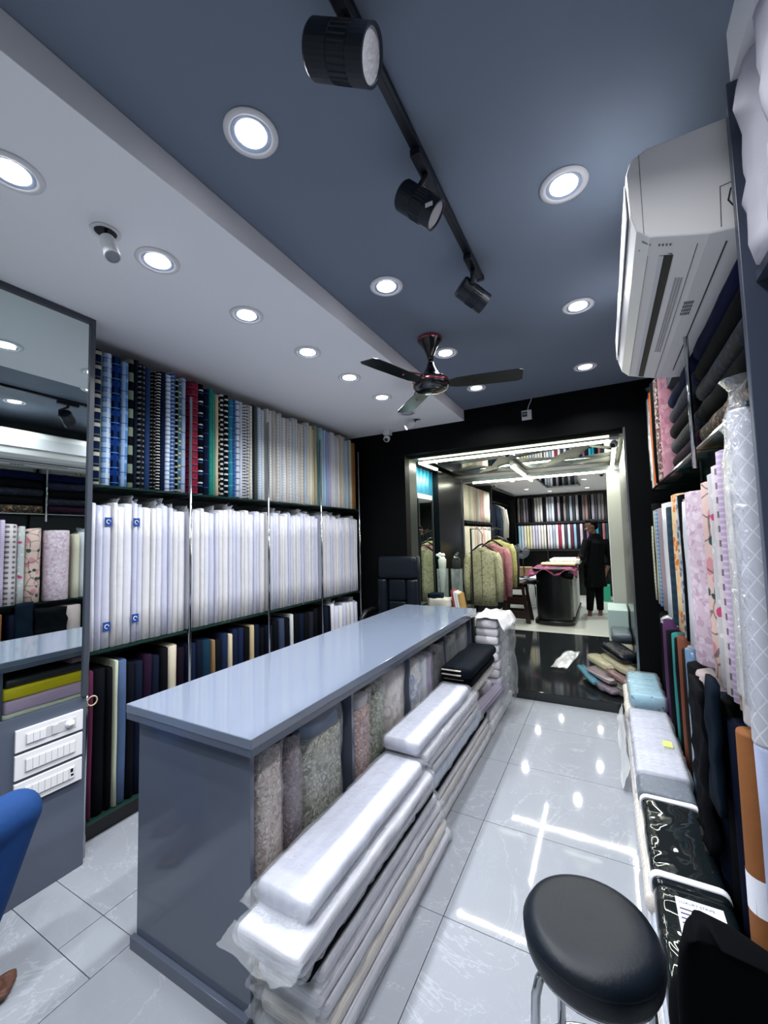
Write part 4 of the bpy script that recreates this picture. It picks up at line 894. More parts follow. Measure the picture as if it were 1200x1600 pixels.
def tube_spot(x, y, z, d, label, lit, hole=True):
    T = thing('tube_spotlight', label, 'spotlight', (x, y, z)); d = Vector(d).normalized()
    MB().lathe([(.038, -.001), (.052, -.001), (.05, -.006), (.04, -.007), (.038, -.001)], (x, y, z), n=24).build('trim_ring', DL_RING, T, smooth=True)
    MB().lathe([(.038, -.002), (.0005, -.002)], (x, y, z), n=24).build('dark_recess', BLK, T)
    a = Vector((x, y, z - .004)); b = a + Vector((d.x * .03, d.y * .03, -.035))
    MB().tube([a, b], .006, 6).build('joint', BLK, T)
    MB().lathe([(.001, 0), (.026, 0), (.028, .004), (.028, .105), (.024, .106), (.023, .1), (.001, .1)], b, d, 24).build('lamp_tube', WPL, T, smooth=False)
    MB().lathe([(.0225, .1015), (.0005, .1015)], b, d, 20).build('lens', DL_GLOW if lit else GREYP, T)
tube_spot(-1.667, .849, ZS, (.55, -.05, -1), 'white tube spotlight hanging from the dropped ceiling near the mirror', False)
tube_spot(-1.664, 3.868, ZS, (-.75, -.55, -.55), 'small white tube spotlight, lit, at the dropped ceiling end', True)
def cctv(x, y, z, d, label):
    T = thing('security_camera', label, 'camera', (x, y, z)); d = Vector(d).normalized()
    MB().box(x - .04, x + .04, y - .03, y + .04, z - .06, z - .0005).build('mount_box', WPL, T, bevel=.004)
    c = Vector((x, y - .01, z - .095))
    MB().lathe([(.001, -.03), (.025, -.025), (.036, 0), (.036, .03), (.03, .042), (.001, .043)], c, d, 20).build('camera_body', WPL, T, smooth=True)
    MB().lathe([(.022, .0435), (.02, .047), (.0005, .048)], c, d, 18).build('lens', BLK, T, smooth=True)
cctv(-2.12, 4.08, ZS, (.1, -.8, -.6), 'white security camera on the dropped ceiling by the black wall')
cctv(.12, 4.45, 2.545, (-.3, -.7, -.5), 'white security camera in the passage top corner')
cctv(-1.75, 7.6, 2.629, (.1, -.8, -.6), 'white security camera in the back room over the jackets')
cctv(.0, 7.3, 2.629, (-.1, -.8, -.6), 'white security camera in the back room by the pillar')
T = thing('junction_box', 'white electrical box with dangling socket on the black wall', 'electrical box', (-.62, YE, 2.74))
MB().box(-.668, -.575, YE - .02, YE - .0005, 2.735, 2.83).build('back_plate', WPL, T, bevel=.003)
MB().box(-.662, -.615, YE - .032, YE - .0205, 2.765, 2.815).build('socket', M('socket_dark', '#2a2d33', .4), T, bevel=.004)
MB().box(-.652, -.622, YE - .036, YE - .0325, 2.782, 2.800).build('socket_face', GREYP, T)
MB().tube([(-.61, YE - .008, 2.83), (-.60, YE - .012, 2.87), (-.575, YE - .012, 2.92), (-.57, YE - .012, ZC)], .0035, 6).build('cable', WPL, T, smooth=True)

# ================================================================== SEATING NEAR THE CAMERA
def round_stool(cx, cy, ztop, r, label, lean=0):
    T = thing('round_stool', label, 'stool', (cx, cy, 0))
    MB().lathe([(.001, ztop - .008), (r * .5, ztop - .004), (r * .8, ztop - .002), (r * .93, ztop - .010), (r, ztop - .028), (r * 1.01, ztop - .05), (r * .985, ztop - .078), (r * .95, ztop - .09), (.001, ztop - .09)], (cx, cy, 0), n=48).build('seat', LEATH, T, smooth=True)
    MB().lathe([(r * 1.004, ztop - .030), (r * 1.014, ztop - .033), (r * 1.006, ztop - .036)], (cx, cy, 0), n=48).build('piping', LEATH, T, smooth=True)
    MB().lathe([(r * .6, ztop - .091), (r * .92, ztop - .091), (r * .92, ztop - .10), (r * .6, ztop - .10)], (cx, cy, 0), n=40).build('seat_ring', CHROME, T, smooth=True)
    for k in range(4):
        a = R(35 + 90 * k); dx, dy = math.cos(a), math.sin(a)
        MB().tube([(cx + dx * r * .7, cy + dy * r * .7, ztop - .096), (cx + dx * r * .88, cy + dy * r * .88, ztop - .125), (cx + dx * r * .95, cy + dy * r * .95, ztop - .16), (cx + dx * r * 1.15, cy + dy * r * 1.15, .0)], .0115, 10).build('leg', CHROME, T, smooth=True)
    MB().tube([(cx + r * 1.06 * math.cos(a), cy + r * 1.06 * math.sin(a), .2) for a in [2 * math.pi * k / 32 for k in range(33)]], .007, 6).build('foot_ring', CHROME, T, smooth=True)
round_stool(-.085, 1.20, .635, .158, 'round black leather stool with chrome legs beside the black chair')
T = thing('black_chair', 'black upholstered chair back by the floor packs along the aisle', 'chair', (.2, .75, 0))
BF = M('black_fabric', '#020306', .95, spec=.08)
mb = MB(); rings = []
for z, hw, cxx in ((.42, .115, .205), (.50, .128, .205), (.65, .138, .205), (.78, .138, .205), (.82, .136, .203), (.86, .12, .190), (.893, .085, .160), (.915, .05, .132), (.921, .02, .114)):
    rings.append([(cxx + hw * math.copysign(abs(math.cos(t)) ** .6, math.cos(t)), .915 + .032 * math.copysign(abs(math.sin(t)) ** .7, math.sin(t)) - .03 * (math.cos(t) ** 2), z) for t in [2 * math.pi * k / 28 for k in range(28)]])
mb.loft(rings); mb.build('backrest', BF, T, smooth=True)
mb = MB(); rbox(mb, .075, .325, .50, .86, .40, .47, .035, 'y', n=6, rings=4); mb.build('seat', BF, T, smooth=True)
mb = MB(); mb.ell((.078, .97, .70), (.02, .04, .07), 12, 8); mb.build('arm_pad', BF, T, smooth=True)
MB().tube([(.078, .97, .66), (.08, .94, .55), (.09, .86, .44)], .012, 8).build('arm_bracket', BLK, T, smooth=True)
for x, y in ((.095, .52), (.305, .52), (.095, .84), (.305, .84)): MB().tube([(x, y, .40), (x, y, 0)], .012, 8).build('leg', BLK, T, smooth=True)

# office chair behind the counter
T = thing('office_chair', 'black leather high-back office chair behind the counter', 'office chair', (-2.04, 3.88, 0))
def pad(x0, x1, y, z0, z1, th, name, r=.05):
    mb = MB(); rbox(mb, x0, x1, y - th / 2, y + th / 2, z0, z1, th * .45, 'z', n=5, rings=4); return mb.build(name, LEATH, T, smooth=True)
pad(-2.29, -1.79, 4.13, .56, 1.40, .05, 'back_shell')
pad(-2.27, -1.81, 4.08, 1.16, 1.395, .09, 'head_pad'); pad(-2.15, -1.93, 4.085, .92, 1.15, .07, 'back_pad'); pad(-2.15, -1.93, 4.085, .62, .91, .07, 'back_pad')
pad(-2.28, -2.16, 4.07, .62, 1.15, .10, 'side_bolster'); pad(-1.92, -1.80, 4.07, .62, 1.15, .10, 'side_bolster')
mb = MB(); rbox(mb, -2.29, -1.79, 3.60, 4.07, .46, .57, .05, 'y', n=5, rings=3); mb.build('seat', LEATH, T, smooth=True)
for s in (-1, 1):
    x = -2.04 + s * .262
    MB().tube([(x, 4.06, .80), (x, 3.97, .83), (x, 3.82, .82), (x, 3.745, .77), (x, 3.74, .66), (x - s * .03, 3.80, .52)], [.022, .028, .028, .026, .02, .018], 10).build('armrest', BLK, T, smooth=True)
MB().tube([(-2.04, 3.85, .46), (-2.04, 3.85, .10)], .03, 12).build('column', BLK, T, smooth=True)
for k in range(5):
    a = R(72 * k + 20); lg = MB().tube([(-2.04, 3.85, .12), (-2.04 + .24 * math.cos(a), 3.85 + .24 * math.sin(a), .075)], [.028, .016], 8).build('base_leg', BLK, T, smooth=True)
    MB().lathe([(.001, -.015), (.03, -.015), (.03, .015), (.001, .015)], (-2.04 + .24 * math.cos(a), 3.85 + .24 * math.sin(a), .031), (-math.sin(a), math.cos(a), 0), 14).build('caster', BLK, lg, smooth=True)

# ================================================================== PASSAGE, LEFT SIDE
T = thing('wall_mirror', 'tall narrow mirror in the passage beside the teal curtain', 'mirror', (-1.97, 4.85, .1))
MB().box(-1.985, -1.972, 4.56, 5.0, .2, 2.08).build('glass', MIRROR, T)
MB().box(-2.0, -1.965, 5.0, 5.035, .2, 2.10).build('frame_bar', BLK, T); MB().box(-2.0, -1.965, 4.53, 5.0, 2.08, 2.14).build('frame_bar', WPL, T)
TEAL = M('teal_curtain', '#146a85', .5, bump=.4, bscale=12)
mb = MB()
mb.grid(lambda u, v: Vector((-2.04 + .018 * math.sin(u * 34), 4.53 + .66 * u, .2 + 2.28 * v)), 60, 6)
tag(mb.build('curtain', TEAL, smooth=True, solid=.006), 'teal curtain hanging behind the passage mirror', 'curtain')
T = thing('side_table', 'dark low table in the passage holding vases and books', 'table', (-1.70, 4.65, .085))
MB().box(-1.95, -1.42, 4.42, 4.86, .76, .79).build('table_top', BLACKGLOSS, T)
for x, y in ((-1.93, 4.44), (-1.44, 4.44), (-1.93, 4.84), (-1.44, 4.84)): MB().box(x - .018, x + .018, y - .018, y + .018, .086, .759).build('leg', BLACKGLOSS, T)
mb = MB(); crumple(mb, -1.86, -1.56, 4.43, 4.60, .792, .90, .02, 5, m=6, open_top=False); tag(mb.build('folded_cloth', fab('cream_heap', '#d0cdbd'), smooth=True), 'cream cloth heap on the dark side table', 'folded cloth')
mb = MB(); crumple(mb, -1.85, -1.68, 4.44, 4.57, .9005, .955, .015, 6, m=5, open_top=False); tag(mb.build('folded_cloth', fab('navy_heap', '#0e1a24'), smooth=True), 'navy cloth on the cream heap', 'folded cloth')
for i, (x, y) in enumerate(((-1.75, 4.72), (-1.58, 4.74))):
    T = thing('glass_vase', 'clear glass vase with ' + ('white flowers' if i == 0 else 'dark foliage') + ' on the side table', 'vase', (x, y, .79))
    MB().lathe([(.06, .791), (.065, .83), (.07, 1.22), (.067, 1.22), (.062, .83), (.001, .80)], (x, y, 0), n=20).build('glass', CLEARG, T, smooth=True)
    MB().lathe([(.012, .82), (.045, 1.25), (.05, 1.33), (.02, 1.36)], (x, y, 0), n=12, cap=True).build('bouquet_wrap', M('bouquet_pale', '#b9c4b4', .7) if i == 0 else M('bouquet_dark', '#0c1210', .7), T, smooth=True)
    for k in range(7):
        mb = MB(); mb.ell((x + random.uniform(-.05, .05), y + random.uniform(-.05, .05), 1.35 + random.uniform(-.02, .05)), (.022, .022, .018), 8, 6); mb.build('flower', M('flower_white', '#dfe3da', .6) if i == 0 or k == 2 else M('leaf_dark', '#10201a', .6), T, smooth=True)
for i, (c, lab) in enumerate((('#8b3a3a', 'red-brown book leaning on the side table'), ('#d9d6cf', 'white book leaning beside the red-brown one'), ('#e0dfdc', 'off-white book with blue edge on the side table'), ('#b08a4a', 'ochre book leaning, last on the side table'))):
    x = -1.53 + i * .026; o = MB().box(x, x + .022, 4.44, 4.60, .791, 1.0 - .012 * i).build('book', M('book_' + c[1:], c, .6), origin=(x, 4.5, .791)); o.rotation_euler.y = R(-9); tag(o, lab, 'book')

# garments on the rail
T = thing('garment_rail', 'black garment rail carrying embroidered jackets', 'garment rail', (-1.62, 6.0, .085))
MB().tube([(-1.60, 5.45, .10), (-1.60, 5.45, 1.70), (-1.60, 6.75, 1.70), (-1.60, 6.75, .10)], .012, 8).build('frame', BLK, T)
MB().box(-1.8, -1.4, 5.43, 5.47, .0855, .11).build('foot', BLK, T); MB().box(-1.8, -1.4, 6.73, 6.77, .0855, .11).build('foot', BLK, T)
def jacket(cx, cy, zt, zb, w, mat, label, sl):
    T = thing('jacket', label, 'jacket', (cx, cy, zb)); n = 20; rings = []
    for f, ww, dd in ((0, .80, .07), (.3, .78, .075), (.55, .76, .075), (.8, .86, .07), (.92, .92, .055), (.97, .6, .045), (1, .28, .04)):
        rings.append([(cx + math.cos(a) * w / 2 * ww, cy + math.sin(a) * dd, zb + (zt - zb) * f) for a in [2 * math.pi * k / n for k in range(n)]])
    MB().loft(rings).build('body', mat, T, smooth=True)
    for s in (-1, 1):
        MB().tube([(cx + s * w * .40, cy, zt - .06), (cx + s * w * .47, cy - .01, zt - .16), (cx + s * w * .50, cy - .02, zt - .4), (cx + s * w * .49, cy - .03, zb + .06)], [.045, .055, .05, .042], 10).build('sleeve', mat, T, smooth=True)
    MB().lathe([(.062, zt - .025), (.058, zt + .02), (.052, zt + .02), (.055, zt - .02)], (cx, cy, 0), n=18).build('collar', mat, T, smooth=True)
    MB().box(cx - .004, cx + .004, cy - .082, cy - .074, zb + .01, zt - .04).build('placket', M('placket', '#6f6d52', .6), T)
    for k in range(4): MB().lathe([(.001, .004), (.006, .003), (.007, 0)], (cx + .012, cy - .076, zt - .16 - .1 * k), (0, -1, 0), 8).build('button', M('button_dark', '#2f2c22', .4), T)
    H = thing('coat_hanger', 'black hanger carrying the ' + label.split(' jacket')[0].split(' tunic')[0] + ' jacket', 'hanger', (cx, cy, zt))
    MB().tube([(cx - .15, cy, zt - .03), (cx - .05, cy, zt + .05), (cx, cy, zt + .07), (cx + .05, cy, zt + .05), (cx + .15, cy, zt - .03)], .012, 8).build('shoulder_bar', BLK, H, smooth=True)
    MB().tube([(cx, cy, zt + .07), (cx, cy, zt + .14), (cx + .01, cy, zt + .2), (-1.585, cy, 1.715), (-1.6, cy, 1.7265), (-1.615, cy, 1.70)], .005, 6).build('hook', BLK, H, smooth=True)
SAGE = floral('jacket_sage', '#a7a685', ['#8f8d6a', '#b9b99c'], 30); PINKJ = floral('jacket_pink', '#b07a80', ['#9d666e'], 30); OL = floral('jacket_olive', '#aaa86e', ['#98965e'], 24)
jacket(-1.53, 5.75, 1.42, .64, .46, SAGE, 'sage green embroidered jacket, front of the rail', 1)
jacket(-1.46, 6.02, 1.47, .68, .46, PINKJ, 'dusty pink jacket behind the sage one', 1)
jacket(-1.44, 6.28, 1.52, .78, .46, OL, 'yellow-olive jacket behind the pink one', 1)
jacket(-1.44, 6.52, 1.50, .80, .44, M('jacket_black', '#0c0d10', .7), 'black jacket at the back of the rail', 1)

# ================================================================== BACK ROOM
T = thing('back_rack', 'black shelf rack along the back room left side', 'shelf', (-2.15, 7.4, .085))
for z in (1.17, 1.86): MB().box(-2.32, -1.97, 6.45, 8.22, z - .03, z).build('shelf', BLK, T)
MB().box(-2.32, -1.965, 8.22, 8.26, .086, 2.6).build('side_panel', BLK, T)
for y in range(12): MB().tube([(-1.965, 6.5 + .14 * y, 1.85), (-1.94, 6.5 + .14 * y, 1.84), (-1.94, 6.5 + .14 * y, 1.80)], .008, 5).build('hook', BLK, T)
lp = ['#cfc9b8', '#d6cfc0', '#b9bda6', '#d9d4c6', '#c7b9a4', '#b8a7a2', '#cfd2c4', '#d8b9ac', '#c9a79c', '#d3cdbd', '#c2c0aa', '#d9d2c2']
for r_, z in enumerate((1.171, 1.861)):
    for i in range(12): bolt(-1.98 - .14, 6.53 + i * .143, z, .135, .28, .60, fab('lp_%d' % i, lp[(i + 5 * r_) % 12]), 'pale cream or blush bolt in the rack behind the jackets', 'pale bolts behind the jackets')
T = thing('wardrobe', 'black open wardrobe with hanging suits in the back room', 'wardrobe', (-2.15, 9.3, .085))
MB().box(-2.32, -2.29, 8.3, 10.9, .086, 2.58).build('back_panel', BLACKGLOSS, T)
for z in (.11, 1.05, 2.58): MB().box(-2.29, -1.965, 8.3, 10.9, z - .025, z).build('shelf', BLACKGLOSS, T)
MB().tube([(-2.12, 8.3, 2.35), (-2.12, 10.9, 2.35)], .012, 8).build('rail', CHROME, T)
for i, (y, c) in enumerate(((8.55, '#1c2430'), (8.8, '#2a3440'), (9.1, '#b9b4a6'), (9.35, '#c2beb2'))):
    o = thing('suit_jacket', ('dark slate' if i < 2 else 'pale stone') + ' suit jacket hanging in the wardrobe', 'jacket', (-2.1, y, 1.3), 'suits in the wardrobe')
    rings = [[(-2.12 + math.cos(a) * ww, y + math.sin(a) * .06, z) for a in [2 * math.pi * k / 14 for k in range(14)]] for z, ww in ((1.42, .19), (1.8, .17), (2.1, .2), (2.22, .16), (2.28, .05))]
    MB().loft(rings).build('body', fab('suit_b%d' % i, c), o, smooth=True)
    MB().tube([(-1.95, y, 2.18), (-1.925, y, 1.9), (-1.93, y, 1.55)], [.04, .055, .045], 10).build('sleeve', fab('suit_b%d' % i, c), o, smooth=True)
    MB().tube([(-2.12, y, 2.27), (-2.12, y, 2.3615)], .006, 6).build('hanger_hook', CHROME, o)
for i in range(5): 
    mb = MB(); rbox(mb, -2.25, -1.98, 8.4 + i * .3, 8.66 + i * .3, 1.051, 1.30 - .02 * (i % 2), .03, 'y', wav=.01, seed=i); tag(mb.build('folded_garment', fab('fold_%d' % i, ('#56606c', '#9aa3ac', '#2f3844', '#c2c6c8', '#6d7783')[i]), smooth=True), 'grey-blue folded garment on the wardrobe shelf', 'folded garment', 'folded garments in the wardrobe')
T = thing('back_rack', 'black shelf rack on the back room far wall', 'shelf', (-.95, 11.2, .085))
for z in (1.24, 1.92): MB().box(-2.0, .10, 10.98, 11.29, z - .05, z).build('shelf', BLK, T)
for x in (-2.03, -1.28, -.30, .12): MB().box(x - .012, x + .012, 10.985, 11.29, .086, 2.60).build('side_panel', BLK, T)
tops = ['#8d8580', '#4c4848', '#9a939a', '#6b6670', '#1b1a1f', '#2a2830', '#b9b4b0', '#c9c6c0', '#d2cfcb', '#1a1a20', '#c2c0c6', '#9fa6b0', '#cfd2d8', '#20222a', '#a59aa0', '#15161c', '#8a7f78', '#2c3a44', '#adb2b6', '#3a3d44', '#b3b0b4', '#17181e', '#7a6f70', '#9c7f78', '#1c1d24', '#a3a0a8', '#53505a', '#8b878c', '#8a8480', '#3e3c42']
lows = ['#8fb9c6', '#b9c4cc', '#d6d0c2', '#d8cf9c', '#cfcab0', '#c2bfcb', '#b4b0be', '#cbc7cc', '#c9c4bc', '#d4cfc8', '#d2c4be', '#c5cad2', '#8f98a8', '#dcd4cf', '#8a2b45', '#d6d6d0', '#3a3642', '#b9c9cc', '#5a2233', '#7fa3b4', '#23202a', '#b9a5b0', '#1a1a22', '#6f4a6a', '#14161d', '#2f97ab', '#1f7f95', '#12141a', '#8b5a58', '#1d3440']
for z, cs, nm in ((1.921, tops, 'upper'), (1.241, lows, 'lower')):
    for i, c in enumerate(cs):
        x = -1.985 + .0352 + i * .0690
        o = bolt(x, 11.13, z, .062, .26, .62 if z > 1.5 else .60, fab('far_' + c[1:], c), 'suiting bolt in the far rack of the back room, %s row' % nm, 'far rack bolts, %s row' % nm)
        o.rotation_euler.z = -math.pi / 2
# round-ended cutting table
T = thing('cutting_table', 'black round-ended cutting table in the back room', 'table', (-.83, 8.4, .085))
def stad(x0, x1, y0, y1, z):
    r = (x1 - x0) / 2; c = (x0 + x1) / 2; pts = [(c + r * math.cos(R(180 + 180 * k / 18)), y0 + r * .55 + r * .55 * math.sin(R(180 + 180 * k / 18)), z) for k in range(19)]
    return pts + [(x1, y1, z), (x0, y1, z)]
MB().loft([stad(-1.10, -.55, 7.45, 9.6, .16), stad(-1.10, -.55, 7.45, 9.6, .99)]).build('body', BLACKGLOSS, T)
MB().loft([stad(-1.14, -.51, 7.39, 9.62, .086), stad(-1.14, -.51, 7.39, 9.62, .16)]).build('plinth', BLACKGLOSS, T, bevel=.01)
MB().loft([stad(-1.15, -.50, 7.40, 9.65, .9905), stad(-1.15, -.50, 7.40, 9.65, 1.02)]).build('table_top', BLK, T)
MB().box(-.549, -.53, 7.85, 9.55, .17, .985).build('side_panel', OFFW, T)
mb = MB()
def dr(u, v):
    x = -1.22 + .78 * u; edge = max(0, .28 - v) / .28; side = max(0, abs(u - .5) - .40) / .1
    return Vector((x, 7.36 + .9 * v, 1.035 - .13 * edge * (.6 + .4 * math.sin(u * 13)) - .06 * side)) + noise.noise_vector(Vector((u * 5, v * 5, 4))) * .015
mb.grid(dr, 24, 16); tag(mb.build('draped_cloth', floral('magenta_cloth', '#5b1236', ['#15101a', '#8c2450'], 8), smooth=True, solid=.006), 'magenta and black cloth draped over the cutting table', 'cloth')
mb = MB(); rbox(mb, -1.03, -.48, 7.75, 8.0, 1.056, 1.10, .015, 'x', wav=.003, rings=4); tag(mb.build('fabric_bolt', fab('cream_bolt', '#d8cfa0'), smooth=True), 'cream-yellow bolt lying on the cutting table', 'fabric bolt')
mb = MB(); rbox(mb, -.92, -.42, 8.05, 8.75, 1.062, 1.15, .02, 'x', wav=.004, rings=4); tag(mb.build('fabric_bolt', floral('white_print', '#dddcd4', ['#c4c2b8'], 20), smooth=True), 'white printed bolt lying on the cutting table', 'fabric bolt')
mb = MB(); mb.tube([(-.62, 7.42, .92), (-.50, 7.40, .90)], .05, 12); tag(mb.build('fabric_roll', fab('black_r', '#08090c'), smooth=True), 'black roll end tucked under the magenta cloth', 'fabric roll')
# brown plastic step stool
T = thing('step_stool', 'dark brown plastic stool with slotted sides in the back room', 'stool', (-1.45, 7.6, .085))
BR = M('brown_plastic', '#1f100e', .35)
def slab(pts, y0, y1, name):
    m = MB(); m.loft([[(x, y, z) for x, z in pts] for y in (y0, y1)]); return m.build(name, BR, T, bevel=.006)
for y in (7.42, 7.78):
    slab([(-1.70, .086), (-1.62, .086), (-1.56, .72), (-1.60, .74)], y, y + .03, 'leg'); slab([(-1.29, .74), (-1.33, .72), (-1.27, .086), (-1.19, .086)], y, y + .03, 'leg')
    for z0, z1 in ((.16, .28), (.40, .52)): slab([(-1.66 + z0 * .06, z0), (-1.23 - z0 * .06, z0), (-1.23 - z1 * .06, z1), (-1.66 + z1 * .06, z1)], y + .003, y + .027, 'crossbar')
    slab([(-1.61, .66), (-1.28, .66), (-1.30, .75), (-1.59, .75)], y + .002, y + .028, 'crossbar')
slab([(-1.62, .7505), (-1.27, .7505), (-1.30, .785), (-1.59, .785)], 7.38, 7.84, 'seat')
round_stool(-1.33, 8.55, .74, .16, 'round black stool standing between the cutting table and pedestal fan')
mb = MB(); mb.box(-1.75, -1.45, 9.35, 9.6, .70, .90); o = tag(mb.build('cardboard_box', M('cardboard', '#8a6f52', .8), bevel=.004), 'brown cardboard box on the low white shelf', 'box')
mb = MB(); mb.box(-1.86, -1.30, 9.0, 9.75, .086, .699); tag(mb.build('low_shelf', OFFW, bevel=.01), 'low white cupboard under the cardboard box', 'cupboard')
T = thing('pedestal_fan', 'grey pedestal fan in front of the far rack', 'fan', (-1.59, 9.1, .70))
MB().lathe([(.001, .7005), (.11, .7005), (.10, .72), (.02, .735), (.001, .735)], (-1.55, 9.14, 0), n=20).build('base', BLK, T, smooth=True)
MB().tube([(-1.55, 9.14, .73), (-1.57, 9.1, 1.14)], .011, 8).build('pole', STEEL, T)
fc = Vector((-1.57, 9.02, 1.27)); mb = MB()
for rr in (.155, .13, .105, .08): mb.tube([fc + Vector((rr * math.cos(a), -.03 * (1 - rr / .155), rr * math.sin(a))) for a in [2 * math.pi * k / 24 for k in range(25)]], .003, 4)
for k in range(16):
    a = 2 * math.pi * k / 16; mb.tube([fc + Vector((.03 * math.cos(a), -.035, .03 * math.sin(a))), fc + Vector((.155 * math.cos(a), 0, .155 * math.sin(a)))], .002, 4)
mb.build('cage', GREYP, T)
for k in range(3):
    a0 = 2 * math.pi * k / 3; m = MB(); m.add([fc + Vector((q * math.cos(a0 + w), .02 + dy, q * math.sin(a0 + w))) for dy in (0, .004) for q, w in ((.03, 0), (.13, -.1), (.135, .7), (.04, .9))], [(0, 1, 2, 3), (7, 6, 5, 4), (0, 4, 5, 1), (1, 5, 6, 2), (2, 6, 7, 3), (3, 7, 4, 0)]); m.build('blade', M('fan_smoke', '#4a4f55', .3), T)
MB().lathe([(.001, -.045), (.03, -.04), (.03, .0), (.05, .03), (.05, .1), (.001, .11)], fc, (0, 1, 0), 18).build('motor', BLK, T, smooth=True)
MB().tube([fc + Vector((0, .05, -.04)), Vector((-1.57, 9.1, 1.13))], .015, 8).build('neck', BLK, T)
T = thing('ceiling_tray', 'black glossy recessed tray in the back room ceiling', 'ceiling panel', (-.75, 8.4, 2.6))
MB().box(-1.02, -.42, 7.6, 9.3, 2.602, 2.628).build('gloss_panel', M('gloss_black', '#0b0d10', .04), T)
for a in ((-1.05, -1.02, 7.57, 9.33), (-.42, -.39, 7.57, 9.33), (-1.02, -.42, 7.57, 7.6), (-1.02, -.42, 9.3, 9.33)): MB().box(*a, 2.585, 2.6285).build('frame_bar', STEEL, T)
tag(B(-.10, .04, 10.4, 10.6, .086, .45).build('plastic_bin', M('bin_green', '#1f8a6a', .4), bevel=.01), 'green plastic bin on the back room floor', 'bin')

# ================================================================== PEOPLE
SKIN = M('skin', '#5b3a2c', .5); HAIR = M('hair', '#040405', .85, spec=.08); KURTA = M('black_cotton', '#030406', .9, spec=.1, bump=.2, bscale=30); TROUS = M('black_trousers', '#030406', .9, spec=.1)
JEANS = fab('blue_denim', '#163c72', [], .8)
def remesh(o, vox, smooth=4):
    q = o.modifiers.new('skin_surface', 'REMESH'); q.mode = 'VOXEL'; q.voxel_size = vox; q.use_smooth_shade = True
    q = o.modifiers.new('soften', 'SMOOTH'); q.iterations = smooth; q.factor = .5
def hand(mb, wrist, d, side, up, sc=1.0, curl=.5):
    """palm, four fingers of unequal length and a thumb leaving the side of the palm"""
    d = Vector(d).normalized(); up = Vector(up); up = (up - d * up.dot(d)).normalized(); sd = d.cross(up).normalized() * side; w = Vector(wrist)
    for k in range(4):
        o = sd * (.028 - .0185 * k) * sc
        mb.tube([w + o * .5, w + d * .045 * sc + o * .9, w + d * .088 * sc + o], [.016 * sc, .0155 * sc, .0115 * sc], 8)
        L = (.075, .083, .078, .062)[k] * sc; p = w + d * .085 * sc + o; dd = d.copy(); pts = [p]
        for s_ in range(3):
            dd = (dd - up * curl * .5).normalized(); p = p + dd * L / 3; pts.append(p)
        mb.tube(pts, [.0105 * sc, .0098 * sc, .009 * sc, .007 * sc], 8)
    th = w + d * .02 * sc + sd * .03 * sc
    mb.tube([w + d * .01 * sc + sd * .012 * sc, th + sd * .01 * sc, th + (d * .035 + sd * .028 - up * .012) * sc, th + (d * .062 + sd * .026 - up * .022) * sc], [.015 * sc, .014 * sc, .0115 * sc, .009 * sc], 8)
def foot(mb, ankle, d, sc=1.0):
    a = Vector(ankle); d = Vector((d[0], d[1], 0)).normalized(); s = Vector((-d.y, d.x, 0)); g = a.z - .001
    z = Vector((0, 0, 1)); heel = a - d * .045 * sc - z * (g - .033)
    mb.tube([heel, a - z * (g - .04) + d * .03 * sc, a + d * .09 * sc - z * (g - .036), a + d * .14 * sc - z * (g - .026)], [.031 * sc, .036 * sc, .034 * sc, .022 * sc], 10)
    mb.tube([a + z * .02, a - z * g * .4, a + d * .05 * sc - z * (g - .05)], [.036 * sc, .038 * sc, .034 * sc], 10)
    for k in range(5):
        o = s * (.034 - .017 * k) * sc; L = (.235, .232, .222, .208, .192)[k] - .045
        mb.tube([a + d * .11 * sc + o * .9 - z * (g - .024), a + d * (L - .02) * sc + o * 1.05 - z * (g - .02), a + d * L * sc + o * 1.05 - z * (g - .014)], [(.018 if k == 0 else .014) * sc, (.0145 if k == 0 else .011) * sc, (.011 if k == 0 else .0085) * sc], 8)
def headm(mb, c, f, u, sc=1.0):
    """skull, jaw, nose, lips, ears, brows"""
    f = Vector(f).normalized(); u = Vector(u); u = (u - f * u.dot(f)).normalized(); s = f.cross(u); c = Vector(c)
    def e(o, rad):
        n, m = 14, 10; rings = []
        for i in range(m + 1):
            th = math.pi * i / m; q = max(math.sin(th), .02)
            rings.append([c + (f * (o[0] + rad[0] * q * math.cos(a)) + s * (o[1] + rad[1] * q * math.sin(a)) + u * (o[2] - rad[2] * math.cos(th))) * sc for a in [2 * math.pi * k / n for k in range(n)]])
        mb.loft(rings)
    e((-.005, 0, .03), (.098, .078, .088)); e((.022, 0, -.045), (.068, .058, .072)); e((.05, 0, -.085), (.03, .034, .026))
    e((.098, 0, -.02), (.016, .013, .024)); e((.106, 0, -.034), (.012, .016, .01)); e((.086, 0, -.066), (.012, .024, .010))
    for q in (-1, 1):
        e((-.005, .079 * q, -.015), (.02, .008, .032)); e((.082, .03 * q, .018), (.014, .022, .008)); e((.083, .03 * q, -.002), (.012, .014, .008))
